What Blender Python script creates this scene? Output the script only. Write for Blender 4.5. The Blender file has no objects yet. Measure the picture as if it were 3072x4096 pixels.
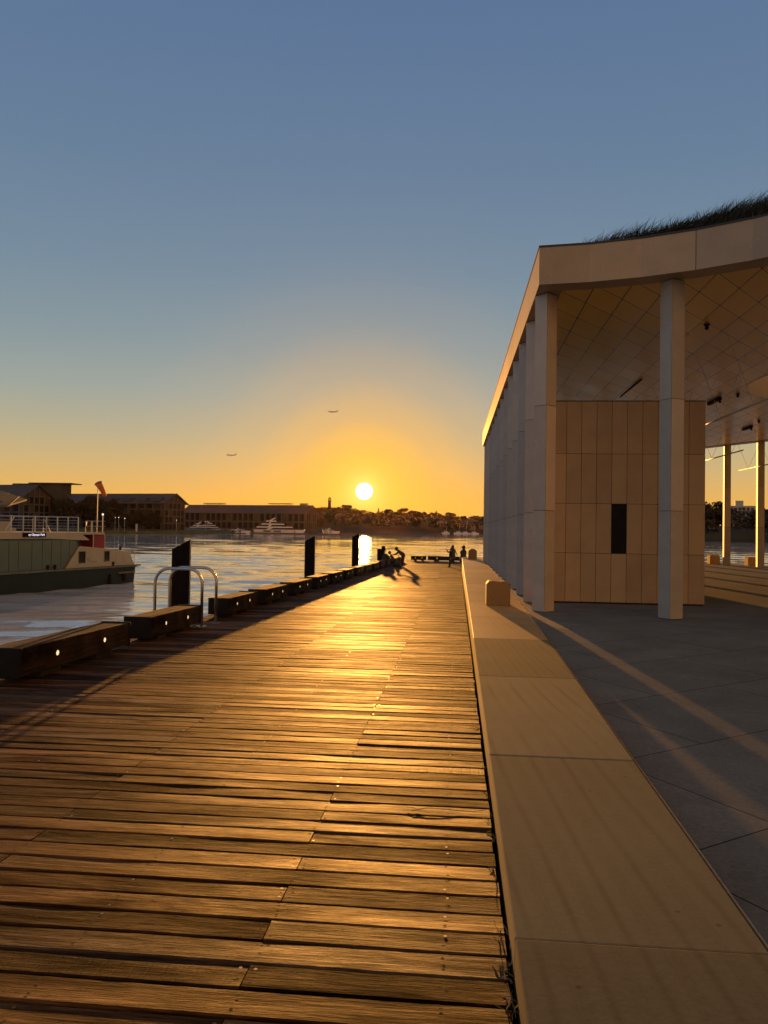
import bpy, bmesh, math, random
from mathutils import Vector, Matrix
from math import radians, sin, cos, tan, pi, sqrt, atan2, exp

sc = bpy.context.scene
col = sc.collection
random.seed(11)

# ------------------------------------------------------------------ camera
cam_d = bpy.data.cameras.new('camera'); cam = bpy.data.objects.new('camera', cam_d); col.objects.link(cam)
YAW, PITCH, ROLL = radians(5.37), radians(1.19), radians(.88)
fw = Vector((-sin(YAW)*cos(PITCH), cos(YAW)*cos(PITCH), sin(PITCH)))
rt0 = Vector((cos(YAW), sin(YAW), 0)); up0 = rt0.cross(fw)
rt = cos(ROLL)*rt0 + sin(ROLL)*up0; up = -sin(ROLL)*rt0 + cos(ROLL)*up0
m = Matrix((rt, up, -fw)).transposed().to_4x4(); m.translation = Vector((0, 0, 1.75))
cam.matrix_world = m
cam_d.sensor_width = 36; cam_d.lens = 36*3076/4096; cam_d.clip_start = .05; cam_d.clip_end = 20000
sc.camera = cam
sc.render.resolution_x, sc.render.resolution_y = 768, 1024

# ------------------------------------------------------------------ exposure, sun, sky
EXPO = 2.0
sc.view_settings.view_transform = 'Standard'; sc.view_settings.look = 'None'
sc.view_settings.exposure = EXPO; sc.view_settings.gamma = 1
sc.cycles.max_bounces = 8; sc.cycles.diffuse_bounces = 5; sc.cycles.glossy_bounces = 4
sc.cycles.sample_clamp_indirect = 4
sc.cycles.use_denoising = True
SUN_EL, SUN_AZ = radians(2.71), radians(-6.87)      # azimuth from +Y towards +X
S = Vector((sin(SUN_AZ)*cos(SUN_EL), cos(SUN_AZ)*cos(SUN_EL), sin(SUN_EL)))
sl = bpy.data.lights.new('sun', 'SUN'); sun = bpy.data.objects.new('sun', sl); col.objects.link(sun)
sl.energy = 2.35; sl.angle = radians(.55); sl.color = (1, .42, .08)
sun.rotation_euler = S.to_track_quat('Z', 'Y').to_euler(); sun.location = (0, 0, 60)

w = bpy.data.worlds.new('World'); sc.world = w; w.use_nodes = True
nt = w.node_tree; N = nt.nodes; L = nt.links
for n in list(N): N.remove(n)

def mathn(nt, op, a, b=None, c=None, clamp=False):
    n = nt.nodes.new('ShaderNodeMath'); n.operation = op; n.use_clamp = clamp
    for i, v in enumerate((a, b, c)):
        if v is None: continue
        if isinstance(v, (int, float)): n.inputs[i].default_value = v
        else: nt.links.new(v, n.inputs[i])
    return n.outputs[0]
def mixn(nt, fac, a, b, mode='MIX'):
    n = nt.nodes.new('ShaderNodeMix'); n.data_type = 'RGBA'; n.blend_type = mode; n.clamp_factor = True
    for s, v in ((n.inputs[0], fac), (n.inputs[6], a), (n.inputs[7], b)):
        if isinstance(v, (int, float)): s.default_value = v
        elif isinstance(v, (tuple, list)): s.default_value = (*v[:3], 1)
        else: nt.links.new(v, s)
    return n.outputs[2]
def rampn(nt, fac, stops, interp='LINEAR'):
    n = nt.nodes.new('ShaderNodeValToRGB'); cr = n.color_ramp; cr.interpolation = interp
    while len(cr.elements) > 1: cr.elements.remove(cr.elements[-1])
    for i, (p, c) in enumerate(stops):
        e = cr.elements[0] if i == 0 else cr.elements.new(p)
        e.position = p
        e.color = (c, c, c, 1) if isinstance(c, (int, float)) else (*c, 1)
    nt.links.new(fac, n.inputs[0]); return n.outputs[0]
def dotn(nt, v, d):
    n = nt.nodes.new('ShaderNodeVectorMath'); n.operation = 'DOT_PRODUCT'
    nt.links.new(v, n.inputs[0]); n.inputs[1].default_value = d; return n.outputs['Value']

tc = N.new('ShaderNodeTexCoord'); D = tc.outputs['Generated']
sep = N.new('ShaderNodeSeparateXYZ'); L.new(D, sep.inputs[0])
el = mathn(nt, 'MAXIMUM', sep.outputs['Z'], 0)
sky = rampn(nt, el, [(0, (.85, .445, .075)), (.035, (.79, .44, .10)), (.075, (.60, .43, .19)), (.115, (.44, .40, .265)), (.165, (.315, .36, .325)),
    (.225, (.23, .305, .335)), (.31, (.168, .25, .33)), (.42, (.13, .207, .318)), (.57, (.10, .17, .305)), (.68, (.05, .085, .165)), (1, (.018, .034, .07))])
ang = mathn(nt, 'ARCCOSINE', mathn(nt, 'MINIMUM', dotn(nt, D, S), 1.0))
angd = mathn(nt, 'MULTIPLY', ang, 1/radians(60))
glow = rampn(nt, angd, [(0, 1), (2.2/60, .9), (4/60, .66), (6/60, .40), (9/60, .17), (13/60, .04), (18/60, 0)], 'EASE')
sky = mixn(nt, glow, sky, (.96, .50, .055))
core = rampn(nt, angd, [(0, 1), (.62/60, .95), (.9/60, .85), (1.3/60, .5), (2.0/60, .24), (3.2/60, .08), (5/60, 0)])
sky = mixn(nt, core, sky, (1.0, .80, .17))
# unseen rear sky: added cool and warm fill lobes light the wall and columns
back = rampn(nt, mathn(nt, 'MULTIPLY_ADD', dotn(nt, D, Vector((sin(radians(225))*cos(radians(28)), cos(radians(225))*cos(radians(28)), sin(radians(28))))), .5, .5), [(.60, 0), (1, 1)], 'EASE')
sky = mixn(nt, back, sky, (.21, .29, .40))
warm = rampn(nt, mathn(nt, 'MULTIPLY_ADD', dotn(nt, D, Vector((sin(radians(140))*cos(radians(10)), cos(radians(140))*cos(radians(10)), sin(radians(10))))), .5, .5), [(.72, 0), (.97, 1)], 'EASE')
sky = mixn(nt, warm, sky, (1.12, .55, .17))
disc = mathn(nt, 'LESS_THAN', ang, radians(.60))
sky = mixn(nt, disc, sky, (30, 22, 9))
nish = N.new('ShaderNodeTexSky'); nish.sky_type = 'NISHITA'; nish.sun_disc = False
nish.sun_elevation = SUN_EL; nish.sun_rotation = SUN_AZ; nish.dust_density = 2; nish.air_density = 1.3
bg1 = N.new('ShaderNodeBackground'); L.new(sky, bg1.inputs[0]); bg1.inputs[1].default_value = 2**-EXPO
bg2 = N.new('ShaderNodeBackground'); L.new(nish.outputs[0], bg2.inputs[0]); bg2.inputs[1].default_value = .0015
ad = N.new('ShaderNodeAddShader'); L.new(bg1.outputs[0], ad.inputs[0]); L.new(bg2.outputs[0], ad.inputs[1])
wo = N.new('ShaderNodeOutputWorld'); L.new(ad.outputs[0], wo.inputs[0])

# ------------------------------------------------------------------ mesh helpers
class MB:
    def __init__(s): s.v = []; s.f = []; s.mi = []; s.fc = []
    def add(s, vs, fs, mi=0, c=None):
        o = len(s.v); s.v += [tuple(v) for v in vs]
        for f in fs: s.f.append([i+o for i in f]); s.mi.append(mi); s.fc.append(c if c is not None else .5)
    def box(s, x0, x1, y0, y1, z0, z1, mi=0, c=None, M=None):
        vs = [Vector((x, y, z)) for z in (z0, z1) for y in (y0, y1) for x in (x0, x1)]
        if M: vs = [M @ v for v in vs]
        s.add(vs, [(0, 2, 3, 1), (4, 5, 7, 6), (0, 1, 5, 4), (2, 6, 7, 3), (0, 4, 6, 2), (1, 3, 7, 5)], mi, c)
    def prism(s, poly, z0, z1, mi=0, c=None, M=None, top=None):
        """poly: (x,y) ccw, extruded in z"""
        n = len(poly); top = top or poly
        vs = [Vector((x, y, z0)) for x, y in poly] + [Vector((x, y, z1)) for x, y in top]
        if M: vs = [M @ v for v in vs]
        s.add(vs, [tuple(range(n))[::-1], tuple(range(n, 2*n))] + [(i, (i+1) % n, n+(i+1) % n, n+i) for i in range(n)], mi, c)
    def prof(s, poly, y0, y1, mi=0, c=None, M=None):
        """poly: (x,z), extruded along y"""
        R = Matrix(((1, 0, 0, 0), (0, 0, 1, 0), (0, 1, 0, 0), (0, 0, 0, 1)))
        s.prism(poly, y0, y1, mi, c, (M @ R) if M else R)
    def tube(s, pts, r, n=8, mi=0, c=None, cap=True):
        pts = [Vector(p) for p in pts]; k = len(pts)
        rs = r if isinstance(r, (list, tuple)) else [r]*k
        vs = []; ref = None
        for i, p in enumerate(pts):
            t = (pts[min(i+1, k-1)] - pts[max(i-1, 0)]).normalized()
            if ref is None:
                ref = t.cross(Vector((0, 0, 1)))
                if ref.length < .01: ref = Vector((1, 0, 0))
            a = (ref - t*ref.dot(t)).normalized(); b = t.cross(a); ref = a
            for j in range(n):
                th = 2*pi*j/n; vs.append(p + (a*cos(th) + b*sin(th))*rs[i])
        fs = [(i*n+j, i*n+(j+1) % n, (i+1)*n+(j+1) % n, (i+1)*n+j) for i in range(k-1) for j in range(n)]
        if cap: fs += [tuple(range(n))[::-1], tuple(range((k-1)*n, k*n))]
        s.add(vs, fs, mi, c)
    def ball(s, p, r, n=10, mi=0, c=None, sc=(1, 1, 1)):
        vs = []; h = n//2
        for i in range(1, h):
            a = pi*i/h
            for j in range(n): b = 2*pi*j/n; vs.append((p[0]+r*sc[0]*sin(a)*cos(b), p[1]+r*sc[1]*sin(a)*sin(b), p[2]+r*sc[2]*cos(a)))
        t = len(vs); vs += [(p[0], p[1], p[2]+r*sc[2]), (p[0], p[1], p[2]-r*sc[2])]
        fs = [(i*n+j, (i+1)*n+j, (i+1)*n+(j+1) % n, i*n+(j+1) % n) for i in range(h-2) for j in range(n)]
        fs += [(t, j, (j+1) % n) for j in range(n)] + [(t+1, (h-2)*n+(j+1) % n, (h-2)*n+j) for j in range(n)]
        s.add(vs, fs, mi, c)
    def quad(s, a, b, c_, d, mi=0, c=None): s.add([a, b, c_, d], [(0, 1, 2, 3)], mi, c)
    def build(s, name, mats, parent=None, smooth=False, bevel=0, loc=None):
        me = bpy.data.meshes.new(name); me.from_pydata([tuple(v) for v in s.v], [], s.f)
        mats = mats if isinstance(mats, (list, tuple)) else [mats]
        for mm in mats: me.materials.append(mm)
        me.polygons.foreach_set('material_index', s.mi)
        if smooth: me.polygons.foreach_set('use_smooth', [True]*len(s.f))
        at = me.attributes.new('tint', 'FLOAT', 'FACE'); at.data.foreach_set('value', s.fc)
        me.update()
        o = bpy.data.objects.new(name, me); col.objects.link(o)
        if parent: o.parent = parent
        if loc: o.location = loc
        if bevel:
            b = o.modifiers.new('bevel', 'BEVEL'); b.width = bevel; b.segments = 2; b.limit_method = 'ANGLE'
        return o

def tag(o, label=None, cat=None, group=None, kind=None):
    if label: o['label'] = label
    if cat: o['category'] = cat
    if group: o['group'] = group
    if kind: o['kind'] = kind
    return o
def empty(name, loc=(0, 0, 0), rz=0, label=None, cat=None, group=None):
    o = bpy.data.objects.new(name, None); col.objects.link(o); o.location = loc; o.rotation_euler = (0, 0, rz)
    o.empty_display_size = .1
    return tag(o, label, cat, group)
def dup(root, loc=None, rz=None, label=None, scale=None):
    r = root.copy(); col.objects.link(r)
    if loc is not None: r.location = loc
    if rz is not None: r.rotation_euler = (0, 0, rz)
    if scale: r.scale = scale
    if label: r['label'] = label
    def rec(a, b):
        for ch in [o for o in a.children if o is not b]:
            c = ch.copy(); col.objects.link(c); c.parent = b; rec(ch, c)
    rec(root, r)
    return r

# ------------------------------------------------------------------ materials
def mat(name, base, rough=.6, metal=0, var=.0, scale=3., bump=0, bscale=40., spec=.5, tint=0, coat=0, stretch=None, emit=None, estr=1, bdist=.02):
    m = bpy.data.materials.new(name); m.use_nodes = True; t = m.node_tree; b = t.nodes['Principled BSDF']
    b.inputs['Base Color'].default_value = (*base, 1); b.inputs['Roughness'].default_value = rough
    b.inputs['Metallic'].default_value = metal; b.inputs['Specular IOR Level'].default_value = spec
    b.inputs['Coat Weight'].default_value = coat
    if emit: b.inputs['Emission Color'].default_value = (*emit, 1); b.inputs['Emission Strength'].default_value = estr*2**-EXPO
    if var or bump or tint:
        c = t.nodes.new('ShaderNodeTexCoord'); v = c.outputs['Object']
        if stretch:
            mp = t.nodes.new('ShaderNodeMapping'); mp.inputs['Scale'].default_value = stretch; t.links.new(v, mp.inputs[0]); v = mp.outputs[0]
        colr = tuple(base)
        if var:
            n = t.nodes.new('ShaderNodeTexNoise'); n.inputs['Scale'].default_value = scale; n.inputs['Detail'].default_value = 6; t.links.new(v, n.inputs[0])
            f = rampn(t, n.outputs[0], [(.3, 0), (.7, 1)])
            colr = mixn(t, f, tuple(x*(1-var) for x in base), tuple(x*(1+var) for x in base))
        if tint:
            a = t.nodes.new('ShaderNodeAttribute'); a.attribute_name = 'tint'
            g = mathn(t, 'MULTIPLY_ADD', a.outputs['Fac'], 2*tint, 1-tint)
            cc = t.nodes.new('ShaderNodeCombineColor')
            for i in range(3): t.links.new(g, cc.inputs[i])
            colr = mixn(t, 1., colr, cc.outputs[0], 'MULTIPLY')
        if not isinstance(colr, tuple): t.links.new(colr, b.inputs['Base Color'])
        if bump:
            n = t.nodes.new('ShaderNodeTexNoise'); n.inputs['Scale'].default_value = bscale; n.inputs['Detail'].default_value = 4; t.links.new(v, n.inputs[0])
            bp = t.nodes.new('ShaderNodeBump'); bp.inputs['Strength'].default_value = bump; bp.inputs['Distance'].default_value = bdist
            t.links.new(n.outputs[0], bp.inputs['Height']); t.links.new(bp.outputs[0], b.inputs['Normal'])
    return m
def nodes(m):
    t = m.node_tree; return t, t.nodes['Principled BSDF']
def noise(t, v, scale, detail=4, rough=.5, stretch=None, dist=0):
    if stretch:
        mp = t.nodes.new('ShaderNodeMapping'); mp.inputs['Scale'].default_value = stretch; t.links.new(v, mp.inputs[0]); v = mp.outputs[0]
    n = t.nodes.new('ShaderNodeTexNoise'); n.inputs['Scale'].default_value = scale; n.inputs['Detail'].default_value = detail
    n.inputs['Roughness'].default_value = rough; n.inputs['Distortion'].default_value = dist
    t.links.new(v, n.inputs[0]); return n.outputs[0]
def bumpn(t, b, h, strength, dist):
    bp = t.nodes.new('ShaderNodeBump'); bp.inputs['Strength'].default_value = strength; bp.inputs['Distance'].default_value = dist
    t.links.new(h, bp.inputs['Height']); t.links.new(bp.outputs[0], b.inputs['Normal']); return bp
def tinted(t, attr='tint'):
    a = t.nodes.new('ShaderNodeAttribute'); a.attribute_name = attr; return a.outputs['Fac']

def wood_mat(name, dark, mid, light, rough=(.34, .6), bump=.5, along='x', spec=.4):
    m = mat(name, mid, spec=spec); t, b = nodes(m)
    c = t.nodes.new('ShaderNodeTexCoord'); v = c.outputs['Object']; ti = tinted(t)
    # every plank looks at its own stretch of grain
    cb = t.nodes.new('ShaderNodeCombineXYZ'); t.links.new(mathn(t, 'MULTIPLY', ti, 37.), cb.inputs[2]); t.links.new(mathn(t, 'MULTIPLY', ti, 91.), cb.inputs[0])
    ad = t.nodes.new('ShaderNodeVectorMath'); t.links.new(v, ad.inputs[0]); t.links.new(cb.outputs[0], ad.inputs[1]); v2 = ad.outputs[0]
    st = (1, 16, 16) if along == 'x' else (16, 1, 16)
    g1 = noise(t, v2, 2.2, 8, .62, st, .6)
    g2 = noise(t, v2, 9, 6, .7, st)
    bl = noise(t, v2, 1.3, 4, .6, (1, 2.2, 1) if along == 'x' else (2.2, 1, 1))
    f = mathn(t, 'ADD', mathn(t, 'MULTIPLY', g1, .55), mathn(t, 'MULTIPLY', bl, .45))
    f = mathn(t, 'ADD', f, mathn(t, 'MULTIPLY_ADD', ti, .30, -.15))
    f = mathn(t, 'ADD', f, mathn(t, 'MULTIPLY_ADD', g2, .5, -.25))
    cl = rampn(t, f, [(.32, dark), (.5, mid), (.68, light)])
    gsel = rampn(t, mathn(t, 'FRACT', mathn(t, 'MULTIPLY', ti, 13.7)), [(.45, 0), (.9, .6)])
    bw = t.nodes.new('ShaderNodeRGBToBW'); t.links.new(cl, bw.inputs[0]); cg = t.nodes.new('ShaderNodeCombineColor')
    for ii_, kk_ in enumerate((1.12, .93, .72)): t.links.new(mathn(t, 'MULTIPLY', bw.outputs[0], kk_), cg.inputs[ii_])
    cl = mixn(t, gsel, cl, cg.outputs[0])
    st_ = noise(t, v2, 1.1, 5, .65, (.55, 3.4, 1) if along == 'x' else (3.4, .55, 1), .8)
    cl = mixn(t, 1., cl, rampn(t, st_, [(.36, .40), (.52, .95), (.64, 1.3)]), 'MULTIPLY')
    t.links.new(rampn(t, st_, [(.38, spec*.25), (.52, spec), (.66, spec*2.3)]), b.inputs['Specular IOR Level'])
    t.links.new(cl, b.inputs['Base Color'])
    t.links.new(mathn(t, 'MULTIPLY_ADD', f, rough[1]-rough[0], rough[0]), b.inputs['Roughness'])
    h = mathn(t, 'ADD', mathn(t, 'MULTIPLY', g1, .7), mathn(t, 'MULTIPLY', g2, .5))
    h = mathn(t, 'ADD', h, mathn(t, 'MULTIPLY', noise(t, v2, 4.5, 3, .6, (.6, 1.6, 1) if along == 'x' else (1.6, .6, 1)), .55))
    # saw marks across some boards
    wv = t.nodes.new('ShaderNodeTexWave'); wv.bands_direction = 'X' if along == 'x' else 'Y'; wv.inputs['Scale'].default_value = 4.5; wv.inputs['Distortion'].default_value = 1.2
    t.links.new(v2, wv.inputs[0])
    sel = rampn(t, mathn(t, 'FRACT', mathn(t, 'MULTIPLY', ti, 7.3)), [(.90, 0), (.93, 1)])
    saw = rampn(t, wv.outputs['Fac'], [(0, 0), (.12, 1)])
    h = mathn(t, 'ADD', h, mathn(t, 'MULTIPLY', mathn(t, 'MULTIPLY', saw, sel), .13))
    bumpn(t, b, h, bump, .012)
    return m

M = {}
M['deck'] = wood_mat('weathered_deck_timber', (.015, .007, .003), (.062, .028, .010), (.155, .073, .025), (.95, .42), .9, 'x', .05)
M['deck_under'] = mat('dark_substructure', (.012, .010, .008), .9)
M['screw'] = mat('screw_steel', (.30, .24, .18), .35, .9)
M['stop_wood'] = wood_mat('dark_wharf_timber', (.006, .004, .002), (.018, .010, .005), (.050, .027, .013), (.95, .7), .5, 'y', .12)
M['black_steel'] = mat('black_painted_steel', (.008, .007, .006), .7, 0, .3, 5, .2, 30, spec=.15)
M['foot'] = mat('dark_foot_timber', (.02, .014, .010), .85, 0, .3, 4)
M['lamp_disc'] = mat('lit_marker_lens', (.8, .7, .4), .4, emit=(1, .80, .38), estr=.95)
M['steel'] = mat('brushed_steel_tube', (.42, .38, .33), .32, 1, .12, 8)
M['chrome'] = mat('polished_steel', (.50, .47, .42), .28, 1)
M['pile'] = mat('black_fender_pile', (.006, .005, .005), .9, 0, .3, 6, .3, 25, spec=.08)

def stone(name, base, speck, rough=.6, tint=.12, bump=.15, vs=90, grain=0):
    m = mat(name, base, rough); t, b = nodes(m)
    c = t.nodes.new('ShaderNodeTexCoord'); v = c.outputs['Object']; ti = tinted(t)
    n1 = noise(t, v, 2.0, 6, .6); n2 = noise(t, v, 60, 4, .7)
    vo = t.nodes.new('ShaderNodeTexVoronoi'); vo.inputs['Scale'].default_value = vs; t.links.new(v, vo.inputs[0])
    f = mathn(t, 'ADD', mathn(t, 'MULTIPLY', n1, .5), mathn(t, 'MULTIPLY', n2, .5))
    f = mathn(t, 'ADD', f, mathn(t, 'MULTIPLY_ADD', ti, .3, -.15))
    cl = rampn(t, f, [(.25, tuple(x*(1-tint-.1) for x in base)), (.75, tuple(x*(1+tint+.1) for x in base))])
    cl = mixn(t, rampn(t, vo.outputs['Distance'], [(.08, .7), (.16, 0)]), cl, speck)
    oi = t.nodes.new('ShaderNodeObjectInfo'); cl = mixn(t, 1., cl, rampn(t, oi.outputs['Random'], [(0, (.82, .84, .88)), (.5, (1, .97, .95)), (1, (1.1, 1.0, .92))]), 'MULTIPLY')
    # sparse larger shell flecks and stains
    vo2 = t.nodes.new('ShaderNodeTexVoronoi'); vo2.inputs['Scale'].default_value = 7; t.links.new(v, vo2.inputs[0])
    cl = mixn(t, rampn(t, vo2.outputs['Distance'], [(.05, .55), (.11, 0)]), cl, tuple(x*1.35 for x in speck))
    t.links.new(cl, b.inputs['Base Color'])
    bumpn(t, b, n2, bump, .004)
    return m
M['column'] = stone('oyster_shell_terrazzo', (.42, .365, .295), (.52, .47, .40), .6)
M['wall'] = stone('warm_terrazzo_cladding', (.34, .242, .128), (.26, .17, .085), .65)
M['fascia'] = stone('terrazzo_fascia', (.34, .265, .17), (.42, .35, .25), .6)
M['gap'] = mat('dark_joint', (.012, .009, .007), .9)

# sandstone with curved iron bands
def sandstone(name, a, bnd, rough, block=False):
    m = mat(name, a, rough, spec=.3 if rough < .6 else .06); t, b = nodes(m)
    c = t.nodes.new('ShaderNodeTexCoord'); v = c.outputs['Object']; ti = tinted(t)
    cb = t.nodes.new('ShaderNodeCombineXYZ'); t.links.new(mathn(t, 'MULTIPLY', ti, 23.), cb.inputs[0]); t.links.new(mathn(t, 'MULTIPLY', ti, 61.), cb.inputs[1])
    ad = t.nodes.new('ShaderNodeVectorMath'); t.links.new(v, ad.inputs[0]); t.links.new(cb.outputs[0], ad.inputs[1]); v2 = ad.outputs[0]
    wv = t.nodes.new('ShaderNodeTexWave'); wv.bands_direction = 'X'; wv.inputs['Scale'].default_value = 1.5 if not block else 3.2
    wv.inputs['Distortion'].default_value = 5.5; wv.inputs['Detail'].default_value = 2.5; wv.inputs['Detail Scale'].default_value = .45; wv.inputs['Detail Roughness'].default_value = .35
    mp = t.nodes.new('ShaderNodeMapping'); mp.inputs['Scale'].default_value = (1, .22, 1); mp.inputs['Rotation'].default_value = (0, .4, -.25)
    t.links.new(v2, mp.inputs[0]); t.links.new(mp.outputs[0], wv.inputs[0])
    fine = noise(t, v2, 30, 6, .7); big = noise(t, v2, .9, 4, .6)
    band = rampn(t, wv.outputs['Fac'], [(.0, .85), (.05, .4), (.13, .05), (.5, 0), (.80, .05), (.90, .45), (.95, .1), (1, .3)])
    band = mathn(t, 'MULTIPLY', band, rampn(t, noise(t, v2, .7, 2), [(.35, .15), (.65, 1)]))
    band = mathn(t, 'MULTIPLY', band, .55, clamp=True); cl = mixn(t, band, a, bnd)
    sh = mathn(t, 'ADD', mathn(t, 'MULTIPLY', fine, .35), mathn(t, 'ADD', mathn(t, 'MULTIPLY', big, .45), mathn(t, 'MULTIPLY', ti, .6)))
    cc = rampn(t, sh, [(.25, .60), (1., 1.30)])
    cl = mixn(t, 1., cl, cc, 'MULTIPLY')
    spots = t.nodes.new('ShaderNodeTexVoronoi'); spots.inputs['Scale'].default_value = 4; t.links.new(v2, spots.inputs[0])
    cl = mixn(t, rampn(t, spots.outputs['Distance'], [(.03, .5), (.075, 0)]), cl, tuple(x*.4 for x in bnd))
    t.links.new(cl, b.inputs['Base Color'])
    bumpn(t, b, mathn(t, 'ADD', fine, mathn(t, 'MULTIPLY', big, .6)), .12, .006)
    return m
M['kerb_near'] = sandstone('unlit_grey_sandstone', (.180, .150, .084), (.095, .066, .030), .92)  # near slabs: greyer stone, darkened further in colour for the missing sunlight
M['kerb_far'] = sandstone('sunlit_golden_sandstone', (.34, .20, .060), (.18, .09, .028), .55)  # far slabs: orange low sunlight painted into the stone colour
M['bollard'] = sandstone('split_sandstone', (.30, .19, .080), (.12, .055, .02), .75, True)

# paving: big dark slabs laid askew
mm = mat('dark_stone_paving', (.1, .1, .1), .55, spec=.04); t, b = nodes(mm)
c = t.nodes.new('ShaderNodeTexCoord'); v = c.outputs['Object']
mp = t.nodes.new('ShaderNodeMapping'); mp.inputs['Rotation'].default_value = (0, 0, radians(-35)); mp.inputs['Location'].default_value = (.6, -.28, 0); t.links.new(v, mp.inputs[0])
br = t.nodes.new('ShaderNodeTexBrick'); br.inputs['Scale'].default_value = 1; br.inputs['Brick Width'].default_value = 2.2; br.inputs['Row Height'].default_value = 1.46
br.inputs['Mortar Size'].default_value = .006; br.inputs['Mortar Smooth'].default_value = .1
br.inputs['Color1'].default_value = (.128, .130, .120, 1); br.inputs['Color2'].default_value = (.146, .147, .133, 1); br.inputs['Mortar'].default_value = (.02, .02, .02, 1)
t.links.new(mp.outputs[0], br.inputs[0])
fine = noise(t, v, 110, 6, .75); big = noise(t, v, 1.1, 5, .6); tex = noise(t, v, 28, 5, .7)
cl = mixn(t, 1., br.outputs[0], rampn(t, mathn(t, 'ADD', mathn(t, 'MULTIPLY', tex, .55), mathn(t, 'MULTIPLY', big, .45)), [(.3, .62), (.7, 1.38)]), 'MULTIPLY')
spk = t.nodes.new('ShaderNodeTexVoronoi'); spk.inputs['Scale'].default_value = 14; t.links.new(v, spk.inputs[0])
cl = mixn(t, rampn(t, spk.outputs['Distance'], [(.025, .8), (.05, 0)]), cl, (.5, .48, .45))
t.links.new(cl, b.inputs['Base Color'])
t.links.new(mathn(t, 'MULTIPLY_ADD', tex, .4, .62), b.inputs['Roughness'])
bumpn(t, b, mathn(t, 'ADD', mathn(t, 'ADD', mathn(t, 'MULTIPLY', tex, .9), mathn(t, 'MULTIPLY', fine, .5)), mathn(t, 'MULTIPLY', br.outputs['Fac'], -.8)), .22, .010)
M['paving'] = mm

# pavilion ceiling: rhombic panels with open joints and small nodes
mm = mat('ceiling_panels', (.44, .35, .23), .34, spec=.28); t, b = nodes(mm)
c = t.nodes.new('ShaderNodeTexCoord'); v = c.outputs['Object']
A_, B_ = Vector((.757, .98)), Vector((0, 1.2)); det = A_.x*B_.y - A_.y*B_.x
P0 = Vector((5.11-1.65, 16.91-16.2))
ia = (B_.y/det, -B_.x/det); ib = (-A_.y/det, A_.x/det)
i_ = mathn(t, 'SUBTRACT', dotn(t, v, (ia[0], ia[1], 0)), ia[0]*P0.x+ia[1]*P0.y)
j_ = mathn(t, 'SUBTRACT', dotn(t, v, (ib[0], ib[1], 0)), ib[0]*P0.x+ib[1]*P0.y)
def edge(q): return mathn(t, 'SUBTRACT', .5, mathn(t, 'ABSOLUTE', mathn(t, 'SUBTRACT', mathn(t, 'FRACT', q), .5)))
ei, ej = edge(i_), edge(j_)
line = mathn(t, 'MAXIMUM', mathn(t, 'LESS_THAN', mathn(t, 'MULTIPLY', ei, .757), .013), mathn(t, 'LESS_THAN', mathn(t, 'MULTIPLY', ej, .733), .009))
node = mathn(t, 'LESS_THAN', mathn(t, 'ADD', mathn(t, 'POWER', mathn(t, 'MULTIPLY', ei, .757), 2.), mathn(t, 'POWER', mathn(t, 'MULTIPLY', ej, 1.2), 2.)), .0016)
cell = t.nodes.new('ShaderNodeTexWhiteNoise'); cell.noise_dimensions = '2D'
cb = t.nodes.new('ShaderNodeCombineXYZ'); t.links.new(mathn(t, 'FLOOR', i_), cb.inputs[0]); t.links.new(mathn(t, 'FLOOR', j_), cb.inputs[1]); t.links.new(cb.outputs[0], cell.inputs[0])
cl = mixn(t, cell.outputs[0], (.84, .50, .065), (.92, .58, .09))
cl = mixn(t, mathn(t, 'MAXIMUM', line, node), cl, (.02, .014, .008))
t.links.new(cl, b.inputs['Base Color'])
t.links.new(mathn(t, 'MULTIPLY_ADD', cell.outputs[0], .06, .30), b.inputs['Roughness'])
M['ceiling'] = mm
M['soffit_edge'] = mat('soffit_border', (.38, .27, .14), .5, 0, .08, 2)
M['roof_metal'] = mat('dark_roof_edge', (.02, .02, .02), .6)
M['grass'] = mat('dune_grass', (.014, .017, .008), .7, 0, .3, 3, tint=.5)
M['soil'] = mat('roof_soil', (.03, .028, .018), .95, 0, .3, 2)

# harbour water
mm = mat('harbour_water', (.60, .63, .64), .03, metal=.13, spec=.5); t, b = nodes(mm); b.inputs['IOR'].default_value = 1.333
c = t.nodes.new('ShaderNodeTexCoord'); v = c.outputs['Object']
h = mathn(t, 'ADD', mathn(t, 'MULTIPLY', noise(t, v, 2.2, 4, .6, (.5, 1.3, 1), .4), .03), mathn(t, 'ADD', mathn(t, 'MULTIPLY', noise(t, v, .5, 3, .5, (.5, 1.2, 1)), .07), mathn(t, 'MULTIPLY', noise(t, v, .07, 2, .5, (.5, 1.2, 1)), .9)))
bumpn(t, b, h, .24, 1.)
# dark sea water where it is not mirror-like
M['water'] = mm

# ------------------------------------------------------------------ water, quay, boardwalk
SL = -tan(radians(.82))
def dz(y): return -.13 + SL*y
def stop_x(y): return -5.36 + .0172*(y-9)
WZ = -2.3
import numpy as np
rw = np.random.default_rng(7)
R0, RAT, NR = 5.5, 1.0105, 500
rr_ = R0*RAT**np.arange(NR); az = np.radians(np.linspace(-68, 42, 620))
RR, AA = np.meshgrid(rr_, az, indexing='ij'); WX, WY = RR*np.sin(AA), RR*np.cos(AA); WH = np.zeros_like(WX)
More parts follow.
